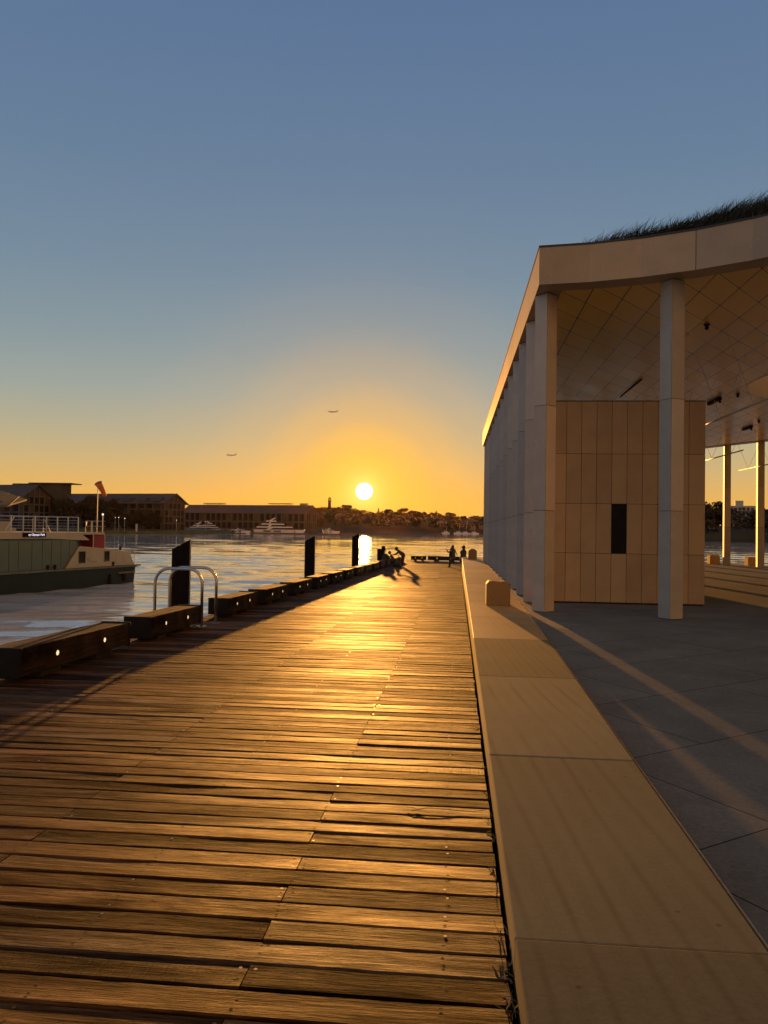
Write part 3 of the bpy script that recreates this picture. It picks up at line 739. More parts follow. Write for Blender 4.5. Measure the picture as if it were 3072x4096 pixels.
for (x, y, lab) in ((6.06, 19.42, 'small black dome camera under the near part of the ceiling'), (9.98, 28.5, 'small black spotlight under the ceiling near the round opening'), (13.0, 34.6, 'tiny black spotlight under the far ceiling beside the light wires')):
    root = empty('ceiling_spotlight', (x, y, zs(y)+.03), label=lab, cat='spotlight', group='small black fittings under the ceiling')
    q = MB(); q.tube([(0, 0, 0), (0, 0, -.025)], .075, 12); q.build('mount', M['black_steel'], root)
    q = MB(); q.ball((0, 0, -.085), .052, 10, sc=(1, 1, 1.15)); q.build('lens_ball', M['black_steel'], root, smooth=True)
for (x, y, l_, lab) in ((9.57, 29.75, 1.3, 'black track light under the ceiling just right of the stone room'), (13.28, 36.7, 1.05, 'black track light under the far ceiling'), (6.0, 27.5, 3.4, 'long black track light above the stone room')):
    root = empty('track_light', (x, y, zs(y)+.03), label=lab, cat='track light', group='black track lights under the ceiling')
    wd_ = .02 if l_ > 3 else .06
    q = MB(); q.box(-wd_, wd_, -l_/2, l_/2, -wd_*1.8, 0); q.build('rail', M['black_steel'], root)
    if l_ > 3: continue
    q = MB(); q.tube([(0, -l_/2+.1, -.11), (0, -l_/2+.0, -.19)], .04, 10); q.build('spot_head', M['black_steel'], root)

# ------------------------------------------------------------------ ferry
M['hull_green'] = mat('dark_green_hull_paint', (.007, .014, .008), .7, 0, .25, 1.5, .05, 6)
M['ferry_cream'] = mat('cream_ferry_paint', (.33, .285, .19), .55, 0, .06, 1.2)
M['ferry_green'] = mat('grey_green_glass_panel', (.075, .105, .092), .25, 0, .08, 1)
M['ferry_dkgreen'] = mat('deep_green_trim', (.035, .055, .045), .5)
M['rub'] = mat('worn_rubbing_strake', (.11, .11, .085), .85, 0, .3, 4)
M['red'] = mat('red_cabin_paint', (.20, .012, .008), .5)
M['window'] = mat('dark_window_glass', (.012, .011, .008), .12)
M['far_window'] = mat('dark_far_glass', (.010, .009, .007), .5, spec=.15)
M['sock'] = mat('orange_windsock_cloth', (.52, .13, .015), .85)
M['lamp_white'] = mat('lit_white_lamp', (.8, .8, .75), .4, emit=(1, .93, .78), estr=1.6)
M['sign_text'] = mat('lit_sign_letters', (.8, .8, .9), .4, emit=(.80, .74, 1), estr=1.1)
M['mark'] = mat('faint_grey_lettering', (.18, .16, .12), .6)
M['white_seat'] = mat('pale_slatted_panel', (.045, .047, .05), .9, spec=.08)
M['dk_inner'] = mat('dark_cabin_inside', (.05, .045, .035), .8)

fer = empty('ferry', (-22.09, 51.41, WZ), atan2(-.968, -.2526), 'green and cream harbour ferry with roof railing moored left of the boardwalk', 'ferry')
def part(name, mats, fn, parent=fer, **k):
    q = MB(); fn(q); return q.build(name, mats, parent, **k)
# local x runs aft from the bow, y away from the boardwalk is negative, z above water
def hull(q):
    sec = [(-.1, 1.20, .55), (.6, 1.2, .1), (26, 1.1, 0)]
    tp = [(-.10, -1.0), (-.10, -6.2), (1.2, -7.4), (27, -7.4), (27, 0), (.9, 0)]
    bt = [(.02, -1.2), (.02, -6.0), (1.4, -7.1), (27, -7.1), (27, -.12), (.9, -.12)]
    tp = [(-.10, -.0), (-.10, -6.8), (1.2, -7.4), (27, -7.4), (27, 0)]; bt = [(.02, -.12), (.02, -6.6), (1.4, -7.1), (27, -7.1), (27, -.12)]
    q.prism(bt, -.8, 1.12, 0, top=tp)
part('hull', M['hull_green'], hull, bevel=.03)
part('rubbing_strake', M['rub'], lambda q: q.box(-.15, 27, -7.5, .07, 1.122, 1.25), bevel=.02)
part('bow_platform', M['rub'], lambda q: (q.box(-.78, -.151, -6.6, -.1, 1.15, 1.26), q.box(.1, 1.7, .0, .13, .72, .82)))
part('fender_bracket', M['black_steel'], lambda q: (q.prof([(.95, .2), (1.15, .2), (1.35, .7), (1.0, .7)], -.05, .08), q.prof([(2.4, -.1), (2.6, -.1), (2.62, .6), (2.5, .75)], -.05, .07)))
def glass(q):
    q.prof([(6.67, 1.252), (27, 1.252), (27, 3.10), (7.9, 3.08), (5.52, 2.98), (5.42, 2.66)], -7.2, -.06)
part('cabin_wall', M['ferry_dkgreen'], glass)
xs = [5.6, 6.23, 6.92, 7.7, 8.42, 9.22, 10.2, 10.88, 11.55, 12.4, 13.2, 14.0, 14.8]
for i in range(len(xs)-1):
    a, b_ = xs[i]+.02, xs[i+1]-.02
    def gl(q, a=a, b_=b_):
        def low(x): return 1.27 if x > 6.75 else 1.27+(6.75-x)*1.12
        poly = [(a, low(a)), (b_, low(b_)), (b_, 3.0), (a, 3.0 if a > 6 else 2.93)]
        if a < 6.75 < b_: poly.insert(1, (6.75, 1.27))
        q.prof(poly, -.058, -.035)
    part('side_window', M['ferry_green'], gl)
def band(q):
    q.prof([(4.47, 2.98), (5.5, 2.995), (7.9, 3.10), (27, 3.12), (27, 3.48), (5.38, 3.48)], -7.3, 0)
part('upper_deck_band', M['ferry_cream'], band, bevel=.02)
part('bow_house', M['ferry_cream'], lambda q: q.prof([(-.01, 1.252), (6.50, 1.252), (5.33, 2.62), (3.17, 2.45), (.51, 2.12)], -7.0, -.02), bevel=.03)
part('lower_stripe', M['ferry_cream'], lambda q: q.box(.1, 6.4, -.018, -.006, 1.27, 1.40))
for (a, b_, c_, d_) in ((4.85, 5.42, 1.57, 2.27), (2.6, 3.08, 1.60, 2.24)):
    wf = part('window_frame', M['mark'], lambda q: q.box(a-.04, b_+.04, -.019, -.004, c_-.04, d_+.04))
    part('pane', M['window'], lambda q: q.box(a, b_, -.003, .002, c_, d_), wf)
part('panel_seam', M['mark'], lambda q: (q.box(1.95, 1.965, -.019, -.015, 1.45, 2.3), q.box(1.15, 1.165, -.019, -.015, 1.45, 2.2)))
part('recess', M['dk_inner'], lambda q: q.prof([(4.2, 2.45), (5.4, 2.6), (5.5, 2.99), (4.5, 2.97)], -6.0, -.8))
part('red_cabin', M['red'], lambda q: q.box(3.16, 4.20, -3.2, -.55, 2.3, 3.32), bevel=.02)
part('cabin_post', M['chrome'], lambda q: (q.box(4.20, 4.26, -.56, -.50, 2.4, 3.33), q.box(3.12, 3.16, -.56, -.5, 2.4, 3.33)))
part('cabin_roof', M['ferry_cream'], lambda q: q.box(3.13, 5.36, -3.4, -.35, 3.33, 3.47), bevel=.02)
# roof railing
def rail(q):
    for z in (4.42,): q.tube([(5.4, -.12, z), (27, -.12, z)], .026, 8)
    for z in (3.68, 3.86, 4.04, 4.22): q.tube([(5.4, -.12, z), (20, -.12, z)], .012, 6)
    q.tube([(5.4, -.12, 4.42), (5.4, -7.0, 4.42)], .024, 8)
    for z in (3.68, 3.86, 4.04, 4.22): q.tube([(5.4, -.12, z), (5.4, -7, z)], .012, 6)
part('roof_railing', M['steel'], rail)
for k in range(18):
    x = 5.42+k*.88
    part('railing_post', M['chrome'] if k % 2 == 0 else M['steel'], lambda q: q.box(x-.025, x+.025, -.15, -.09, 3.48, 4.44))
part('stair_rail', M['chrome'], lambda q: (q.tube([(6.6, -1.2, 3.5), (7.15, -1.2, 4.3), (7.2, -1.2, 3.5)], .02, 6), q.tube([(7.6, -1.6, 3.5), (7.6, -1.6, 4.3)], .02, 6), q.tube([(10.6, -.6, 3.6), (10.0, -.6, 4.4)], .02, 6)))
def far_rail(q):
    for k in range(12): q.tube([(5.6+k*1.3, -6.9, 3.48), (5.6+k*1.3, -6.9, 4.42)], .02, 6)
    for z in (3.8, 4.1, 4.42): q.tube([(5.5, -6.9, z), (22, -6.9, z)], .016, 6)
part('far_railing', M['steel'], far_rail)
for (x, y) in ((7.5, -3), (8.9, -3.4), (9.9, -5), (10.9, -4.2)):
    part('deck_seat', M['dk_inner'] if x > 9.5 else M['ferry_cream'], lambda q: (q.box(x, x+.9, y-.5, y, 3.5, 3.72), q.box(x, x+.9, y-.56, y-.5, 3.5, 4.1)))
part('deck_box', M['ferry_cream'], lambda q: q.box(7.6, 8.9, -6.5, -5.4, 3.485, 4.12), bevel=.03)
def stripes(q):
    for k in range(7): q.box(9.6, 13.5, -6.2+k*.5, -5.85+k*.5, 4.0+k*.045, 4.04+k*.045)
part('slatted_awning', M['white_seat'], stripes)
part('awning_post', M['steel'], lambda q: [q.tube([(x, y, 3.5), (x, y, 4.0)], .03, 6) for x in (9.8, 13.2) for y in (-6.0, -3.3)])
# forward rails on the cabin roof, lamp, windsock
def frail(q):
    q.tube([(4.92, -.5, 3.48), (4.95, -.5, 3.75), (4.9, -.5, 3.9), (4.92, -.5, 4.22)], .03, 8)
    q.tube([(4.4, -.5, 3.48), (4.4, -.5, 4.2)], .022, 6); q.tube([(4.3, -.5, 3.48), (4.3, -.5, 4.2)], .022, 6)
    q.tube([(3.1, -.5, 4.21), (4.75, -.5, 4.21), (4.85, -.5, 4.12), (4.85, -.5, 3.95), (4.75, -.5, 3.87), (3.1, -.5, 3.87)], .02, 6)
part('forward_rail', M['steel'], frail)
lp = part('lamp_post', M['chrome'], lambda q: q.tube([(3.34, -.5, 3.48), (3.34, -.5, 4.6)], .026, 8))
part('lamp_globe', M['lamp_white'], lambda q: q.ball((3.34, -.5, 4.66), .065, 10), lp, smooth=True)
wp = part('windsock_pole', M['chrome'], lambda q: q.tube([(3.87, -.9, 3.48), (3.87, -.9, 6.62)], .026, 8))
def sock(q):
    a, b_ = Vector((3.84, -.9, 6.72)), Vector((3.15, -.9, 5.9)); n = 14; vs = []
    ax = (b_-a).normalized(); u = Vector((0, 1, 0)); v = ax.cross(u)
    pts = []
    for i in range(6):
        f_ = i/5; p = a.lerp(b_, f_); p.z -= .10*sin(pi*f_)*-.4; r = .235-.12*f_
        pts.append((p, r))
    for (p, r) in pts:
        for k in range(n): vs.append(p+(u*cos(2*pi*k/n)+v*sin(2*pi*k/n))*r)
    for (p, r) in reversed(pts):
        for k in range(n): vs.append(p+(u*cos(2*pi*k/n)+v*sin(2*pi*k/n))*(r-.012))
    q.add(vs, [(i*n+k, i*n+(k+1) % n, (i+1)*n+(k+1) % n, (i+1)*n+k) for i in range(11) for k in range(n)])
part('windsock', M['sock'], sock, wp, smooth=True)
part('windsock_ring', M['chrome'], lambda q: q.tube([Vector((3.84, -.9, 6.72))+(Vector((0, 1, 0))*cos(2*pi*k/16)+Vector((-.765, 0, .644))*sin(2*pi*k/16))*.24 for k in range(17)], .018, 6), wp)
def brail(q):
    for z in (1.75, 2.02, 2.27): q.tube([(1.3 if z > 2.2 else .3, -.3, z), (-.32, -.3, z), (-.32, -6.4, z)], .016, 6)
    for x in (-.32, .15): q.tube([(x, -.3, 1.26), (x, -.3, 2.28)], .02, 6)
    for y in (-2, -4, -6.4): q.tube([(-.32, y, 1.26), (-.32, y, 2.28)], .02, 6)
part('bow_rail', M['steel'], brail)
for (x, z) in ((8.0, 1.26), (7.45, 1.26), (2.25, 1.26), (1.6, 2.27)):
    part('mooring_cleat', M['black_steel'], lambda q: (q.box(x-.05, x+.05, -.06+.07, .06, z, z+.25), q.box(x-.14, x+.14, -.05+.07, .05, z+.12, z+.17), q.box(x-.09, x+.09, .0, .06, z+.24, z+.28)))
sg = part('destination_sign', M['black_steel'], lambda q: q.box(8.28, 9.98, .004, .10, 3.22, 3.47))
def text(body, size, mat_, parent, M4, name):
    cu = bpy.data.curves.new(name, 'FONT'); cu.body = body; cu.size = size; cu.align_x = 'CENTER'; cu.align_y = 'CENTER'; cu.extrude = .003
    o = bpy.data.objects.new(name, cu); col.objects.link(o)
    dg = bpy.context.evaluated_depsgraph_get(); me = bpy.data.meshes.new_from_object(o.evaluated_get(dg)); bpy.data.objects.remove(o)
    me.materials.clear(); me.materials.append(mat_)
    o = bpy.data.objects.new(name, me); col.objects.link(o); o.parent = parent; o.matrix_local = M4; return o
TM = lambda x, y, z: Matrix.Translation((x, y, z)) @ Matrix(((-1, 0, 0, 0), (0, 0, 1, 0), (0, 1, 0, 0), (0, 0, 0, 1)))
text('ey Olympic Park', .185, M['sign_text'], sg, TM(9.02, .108, 3.345), 'sign_lettering')
text('A', .26, M['mark'], fer, TM(4.38, -.012, 1.68), 'hull_lettering')
part('hull_emblem', M['mark'], lambda q: (q.prof([(4.58+.07*cos(k*pi/5), 1.80+.07*sin(k*pi/5)) for k in range(10)], -.019, -.012), q.box(4.5, 4.66, -.019, -.014, 1.64, 1.68), q.box(3.8, 4.2, -.019, -.014, 1.58, 1.63)))

# set-back fittings stand further forward along the hull
for o_ in fer.children:
    o_.location.x += {'windsock_pole': -1.07, 'lamp_post': -.6, 'forward_rail': -.6, 'red_cabin': -.65, 'cabin_post': -.65, 'cabin_roof': -.42}.get(o_.name.split('.')[0], 0)
# wharf canopy behind the ferry: curved ribbed roof on posts standing on a pontoon
cp = empty('wharf_canopy', (-31.5, 49.5, WZ), radians(20), 'curved ribbed metal canopy roof behind the ferry at the left edge', 'canopy')
def canopy(q):
    for i in range(10):
        x0 = -10+i*1.18
        pr = lambda u: 5.2+2.2*(1-((u+10)/11.8)**2)
        q.add([(x0, -2.5, pr(x0)), (x0+1.1, -2.5, pr(x0+1.1)), (x0+1.1, 3, pr(x0+1.1)+.5), (x0, 3, pr(x0)+.5), (x0, -2.5, pr(x0)-.1), (x0+1.1, -2.5, pr(x0+1.1)-.1), (x0+1.1, 3, pr(x0+1.1)+.4), (x0, 3, pr(x0)+.4)],
              [(0, 1, 2, 3), (7, 6, 5, 4), (0, 4, 5, 1), (1, 5, 6, 2), (2, 6, 7, 3), (3, 7, 4, 0)])
part('roof', M['white_seat'], canopy, cp)
part('curved_fascia', M['rub'], lambda q: q.prof([(-10, 6.6), (-4, 6.0), (.5, 5.0), (1.6, 5.05), (2.3, 5.75), (1.8, 5.4), (.6, 5.3), (-4, 6.7), (-10, 7.35)], -2.9, -2.55), cp, smooth=True)
for x in (-8, -3, .4):
    part('post', M['steel'], lambda q: q.tube([(x, 0, -3), (x, 0, 5.4)], .14, 10), cp)
part('pontoon', M['rub'], lambda q: q.box(-12, 2, -3, 3.5, -.6, .7), cp)

# ------------------------------------------------------------------ far shores
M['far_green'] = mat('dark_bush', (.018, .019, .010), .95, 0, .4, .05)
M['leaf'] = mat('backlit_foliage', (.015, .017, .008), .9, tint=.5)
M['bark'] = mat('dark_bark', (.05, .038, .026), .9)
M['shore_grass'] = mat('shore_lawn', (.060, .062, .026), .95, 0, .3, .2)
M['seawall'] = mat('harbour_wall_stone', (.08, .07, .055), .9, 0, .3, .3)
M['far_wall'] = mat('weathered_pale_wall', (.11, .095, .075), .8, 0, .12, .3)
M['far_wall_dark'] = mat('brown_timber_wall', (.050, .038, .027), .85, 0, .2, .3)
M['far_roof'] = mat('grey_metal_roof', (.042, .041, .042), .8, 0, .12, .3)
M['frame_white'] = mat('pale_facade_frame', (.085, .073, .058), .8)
M['yacht_white'] = mat('white_gelcoat', (.50, .50, .50), .45)
M['concrete'] = mat('pale_concrete', (.35, .34, .32), .8, 0, .1, .3)
M['tile_roof'] = mat('terracotta_roof', (.06, .032, .022), .8, 0, .2, .5)
M['plane'] = mat('airliner_skin', (.30, .30, .32), .4)

# low land and hills behind the water
def terrain(name, pts, m_, base=WZ-2, kind='structure'):
    """pts: rows of (x,y,z) lists forming a sheet"""
    q = MB(); R_ = len(pts); C_ = len(pts[0]); vs = [p for r in pts for p in r]
    q.add(vs, [(i*C_+j, i*C_+j+1, (i+1)*C_+j+1, (i+1)*C_+j) for i in range(R_-1) for j in range(C_-1)])
    o = q.build(name, m_, smooth=True); return tag(o, kind=kind)
prof_h = [(-700, 16), (-300, 15), (-135, 15.5), (-125, 18.5), (-105, 19), (-93, 15), (-85, 14), (-67, 14.5), (-58, 15.5), (-49, 14.5), (-35, 14), (-20, 13.5), (-6, 12.5), (6, 11), (13, 10.5), (25, 12), (70, 12), (140, 11), (400, 14), (900, 18)]
def hill_h(x):
    for (a, ha), (b_, hb) in zip(prof_h, prof_h[1:]):
        if a <= x <= b_: return ha+(hb-ha)*(x-a)/(b_-a)
    return 14
rh = random.Random(3)
rows_ = []
for (y, f_, zo) in ((672, 0, WZ-2), (674, 0, -.9), (690, .22, -.5), (712, .62, 0), (735, .9, 0), (760, 1, 0), (900, 1.05, 0), (2500, .4, 0)):
    rows_.append([(x, y + (18*sin(x*.021) if y < 700 else 0) - (x*.04 if y < 700 else 0), zo + f_*hill_h(x)+(rh.uniform(-.6, .6) if f_ > .5 else 0)) for x in range(-900, 901, 12)])
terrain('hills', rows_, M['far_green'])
terrain('shore_left', [[(-600, 268, WZ-2), (-140, 274, WZ-2), (-119, 314, WZ-2), (-114, 330, WZ-2), (-118, 520, WZ-2)], [(-600, 269, -1.0), (-140.5, 275, -1.0), (-120, 314.5, -1.0), (-115, 330, -1.0), (-119, 520, -1.0)],
    [(-600, 283, -.35), (-146, 288, -.35), (-128, 322, -.4), (-125, 333, -.4), (-130, 520, -.4)], [(-600, 520, .5), (-300, 520, .5), (-200, 520, .5), (-160, 520, .5), (-140, 520, .5)]], M['shore_grass'])
terrain('shore_right', [[(60, 372, WZ-2), (113, 364, WZ-2), (136, 353, WZ-2), (320, 330, WZ-2)], [(60, 373, -1), (113, 365, -1), (136, 354, -1), (320, 331, -1)], [(60, 395, 3), (113, 388, 4), (136, 380, 4), (320, 352, 4)], [(60, 480, 9), (113, 480, 9), (136, 480, 9), (320, 480, 9)]], M['far_green'])

# leaf clumps
def clumps(q, blobs, dens, size, rr, mi=0):
    for (x, y, z, rx, ry, rz) in blobs:
        for k in range(int(dens)):
            while True:
                a, b_, c_ = rr.uniform(-1, 1), rr.uniform(-1, 1), rr.uniform(-1, 1); d = a*a+b_*b_+c_*c_
                if .15 < d < 1: break
            s = size*rr.uniform(.6, 1.4); p = Vector((x+a*rx, y+b_*ry, z+c_*rz))
            u = Vector((rr.gauss(0, 1), rr.gauss(0, 1), rr.gauss(0, .7))).normalized(); v = u.cross(Vector((rr.gauss(0, 1), rr.gauss(0, 1), rr.gauss(0, 1)))).normalized()
            q.add([p-u*s, p-v*s*.6, p+u*s, p+v*s*.6], [(0, 1, 2, 3)], mi, rr.random())
def tree(kind, loc_, h, wd, lab, group, seed, size=.55):
    rr = random.Random(seed); root = empty('tree', loc_, rr.uniform(0, 6), lab, 'tree', group)
    t_ = MB(); q = MB()
    if kind == 'gum':      # open umbrella crown on forked limbs, sky showing through
        t_.tube([(0, 0, -1), (.1, 0, h*.35), (.25, .1, h*.6)], [h*.035, h*.026, h*.018], 6)
        bl = []
        for k in range(6):
            a = k*1.05+rr.uniform(-.3, .3); e = Vector((cos(a)*wd*rr.uniform(.2, .5), sin(a)*wd*.35, h*rr.uniform(.72, .95)))
            t_.tube([(.2, 0, h*.5), (e.x*.5, e.y*.5, h*.68), tuple(e)], [h*.016, h*.011, h*.005], 5)
            bl.append((e.x, e.y, e.z, wd*.24, wd*.24, h*.2))
        bl += [(0, 0, h*.45, wd*.3, wd*.3, h*.22)]*(k == 0)
        clumps(q, bl, 130, size*.8, rr)
    elif kind == 'pine':
        t_.tube([(0, 0, -1), (0, 0, h)], [h*.02, .04], 6)
        clumps(q, [(0, 0, h*(.25+.12*k), wd*.5*(1-.13*k), wd*.5*(1-.13*k), h*.05) for k in range(7)], 60, size*.7, rr)
    else:
        t_.tube([(0, 0, -1), (.1, 0, h*.5)], [h*.04, h*.025], 6)
        for k in range(4): t_.tube([(.1, 0, h*.35), (cos(k*1.6)*wd*.3, sin(k*1.6)*wd*.3, h*.65)], [h*.02, h*.008], 5)
        bl = [(0, 0, h*.58, wd*.40, wd*.40, h*.36)]
        for k in range(9):
            a = k*.7+rr.uniform(-.3, .3); bl.append((cos(a)*wd*.33, sin(a)*wd*.33, h*rr.uniform(.35, .85), wd*.2, wd*.2, h*.14))
        clumps(q, bl[:1], 900, size, rr); clumps(q, bl[1:], 150, size, rr)
    t_.build('trunk', M['bark'], root); q.build('crown', M['leaf'], root)
    return root
# park trees on the left shore (big figs), front to back
G1 = 'dark trees in the shore park left'
for i, (x, y, h, wd, lab) in enumerate([(-151.5, 284, 12.6, 10, 'dark park tree hiding the right side of the far left house'), (-144, 292, 13.2, 12, 'broad dark park tree just left of the windsock'), (-137.5, 288, 11.5, 11, 'broad dark park tree directly behind the windsock pole'),
    (-149, 303, 15.0, 12, 'tallest dark park tree between the two gabled houses'), (-139, 300, 12.6, 10, 'dark park tree right of the windsock in front of the long gabled block'), (-133.2, 303, 6.8, 9, 'low dark park tree in front of the balconies of the long block'),
    (-128.5, 309, 8.8, 10, 'round dark park tree in front of the middle of the long block'), (-124.6, 309, 6.4, 6, 'small dark park tree nearest the gable of the long block'), (-160, 286, 8, 9, 'dark park tree below the far left house')]):
    tree('fig', (x, y, -.6), h, wd, lab, G1, 40+i, .5)

def gabled(root_loc, ang, Ln, Wd, he, hr, name, lab, wall, base=0, floors=3, bays=10, dormer=(), lantern=(), dark_base=0, over=1.2):
    """corner nearest the camera at the origin; x runs along the long side (to the left), y along the gable"""
    root = empty(name, root_loc, 0, lab, 'building'); Lv = Vector((cos(ang), sin(ang), 0)); Gv = Vector((-Lv.y, Lv.x, 0))*-1
    R = Matrix(((Lv.x, Gv.x, 0, 0), (Lv.y, Gv.y, 0, 0), (0, 0, 1, 0), (0, 0, 0, 1)))
    z0 = base
    def P(nm, mt, fn, par=root): q = MB(); fn(q); q.v = [tuple(R @ Vector(v)) for v in q.v]; q.f = [f[::-1] for f in q.f]; return q.build(nm, mt, par)
    P('wall', wall, lambda q: (q.box(0, Ln, 0, Wd, z0, he), q.add([(0, 0, he), (0, Wd, he), (0, Wd/2, hr-.15), (Ln, 0, he), (Ln, Wd, he), (Ln, Wd/2, hr-.15)], [(0, 1, 2), (5, 4, 3)])))
    if dark_base: P('base', M['far_wall_dark'], lambda q: q.box(-.3, Ln, -.3, Wd+.3, z0-2.5, dark_base))
    sl = (hr-he)/(Wd/2); ze = he-over*sl
    rf = P('roof', M['far_roof'], lambda q: [q.add([(-over, a, ze), (Ln+over, a, ze), (Ln+over, Wd/2, hr), (-over, Wd/2, hr), (-over, a, ze+.25), (Ln+over, a, ze+.25), (Ln+over, Wd/2, hr+.25), (-over, Wd/2, hr+.25)],
        [(3, 2, 1, 0), (4, 5, 6, 7), (0, 1, 5, 4), (1, 2, 6, 5), (2, 3, 7, 6), (3, 0, 4, 7)]) for a in (-over, Wd+over)])
    for (u, l_, hh) in lantern:
        P('roof_lantern', M['far_roof'], lambda q: (q.box(u, u+l_, Wd/2-1.6, Wd/2+1.6, hr+1.0, hr+1.35), [q.box(u+.3+k*l_/9, u+.55+k*l_/9, Wd/2-1.5, Wd/2-1.3, hr-.6, hr+1.0) for k in range(9)], [q.box(u+.3+k*l_/9, u+.55+k*l_/9, Wd/2+1.3, Wd/2+1.5, hr-.6, hr+1.0) for k in range(9)]), rf)
    for (u, l_) in dormer:   # gaps cut under a roof hood: small hip-ended openings along the ridge
        P('dormer', M['far_roof'], lambda q: (q.prism([(u, -.5), (u+l_, -.5), (u+l_, Wd*.45), (u, Wd*.45)], he+.5, he+2.1, top=[(u+.3, .6), (u+l_-.3, .6), (u+l_-.3, Wd*.45), (u+.3, Wd*.45)])), rf)
    fh = (he-z0)/floors
    for f_ in range(floors):
        zb = z0+f_*fh
        for k in range(bays):
            u = .8+(Ln-1.6)*k/bays; ww = (Ln-1.6)/bays
            if (k*7+f_*3) % 5 == 4: continue
            wn = P('window', M['far_window'], lambda q: q.box(u+.15*ww, u+.8*ww, -.06, -.01, zb+.45, zb+fh*.86))
        P('balcony', M['frame_white'], lambda q: (q.box(.4, Ln*.96, -.9, -.07, zb+fh*.93, zb+fh*.99), [q.box(.8+(Ln-1.6)*k/bays-.1, .8+(Ln-1.6)*k/bays+.1, -.85, -.65, zb, zb+fh*.93) for k in range(bays+1)]))
        nb_ = max(3, int(Wd/2.6))
        for k in range(nb_):
            v0 = .5+(Wd-1)*k/nb_; ww = (Wd-1)/nb_
            if (k+f_) % 4 == 3: continue
            P('window', M['far_window'], lambda q: q.box(-.06, -.01, v0+.12*ww, v0+.86*ww, zb+.4, zb+fh*.88))
    def gf(q):
        nb_ = max(3, int(Wd/2.6))
        for k in range(nb_+1):
            v = .5+(Wd-1)*k/nb_; zt_ = he+sl*min(v, Wd-v)-.3; q.box(-.35, -.08, v-.09, v+.09, z0, zt_)
        for f_ in range(1, floors+1): q.box(-.34, -.09, .2, Wd-.2, z0+fh*f_-.12, z0+fh*f_+.06)
    P('gable_frame', M['frame_white'], gf)
    return root
LA = pi-.262   # long sides run away to the left
gabled((-125.2, 320, 0), LA, 62, 15.5, 11.3, 15.2, 'apartment_block', 'long dark gabled apartment block behind the park trees', M['far_wall_dark'], base=-.6, floors=4, bays=14, dormer=((1.5, 5), (9, 5), (17, 5), (25, 6), (33, 6)), over=1.3)
lb = gabled((-159.5, 270, 0), LA, 40, 13.5, 11.6, 15.9, 'apartment_house', 'gabled waterfront house at the far left edge with a flat roof terrace', M['far_wall_dark'], base=-.6, floors=4, bays=9, over=1.3)
q = MB(); q.box(-165, -147.8, 283, 292, 16.9, 17.25)
for x in (-148, -149.6, -151.4): q.box(x-.1, x+.1, 283.2, 283.4, 10, 16.9)
for z in (13.2, 14.6, 15.8): q.box(-151.4, -147.9, 283.2, 283.35, z, z+.1)
q.box(-172, -152.2, 284, 292, 6, 16.9); pb = q.build('roof_terrace', M['far_wall_dark'], lb); pb.location = Vector((159.5, -270, 0))
gabled((-84.7, 430, 0), LA, 82, 13.8, 9.6, 13.9, 'finger_wharf', 'long low timber finger wharf building behind the moored motor yachts', M['far_wall_dark'], base=-.7, floors=2, bays=22, lantern=((13, 14.5, 0), (58, 14, 0), (2.8, 4, -.55)), over=1.1, dark_base=.6)

# street lamps and marker on the park edge
for i, (x, y, z, lab) in enumerate([(-133.4, 291, 4.6, 'leftmost of three park lamps lit under the dark trees'), (-132.4, 292, 4.7, 'middle of the three lit park lamps'), (-130.4, 293, 4.4, 'rightmost of the three lit park lamps'), (-118.6, 318, 4.1, 'single lit lamp at the foot of the gable'), (-115.0, 345, 3.8, 'lit lamp between the gable and the first white yacht')]):
    root = empty('park_lamp', (x, y, -.6), label=lab, cat='lamp', group='lit lamps along the far park')
    part('post', M['steel'], lambda q: q.tube([(0, 0, -.6), (0, 0, z)], .06, 6), root)
    part('globe', M['lamp_white'], lambda q: q.ball((0, 0, z+.2), .19, 8), root, smooth=True)
root = empty('channel_marker', (-127.4, 297.5, -.8), label='white post marker on the left shore below the trees', cat='marker')
part('post', M['concrete'], lambda q: q.box(-.3, .3, -.3, .3, -.5, 2.5), root); part('cap', M['concrete'], lambda q: q.box(-.36, .36, -.36, .36, 2.51, 2.65), root)

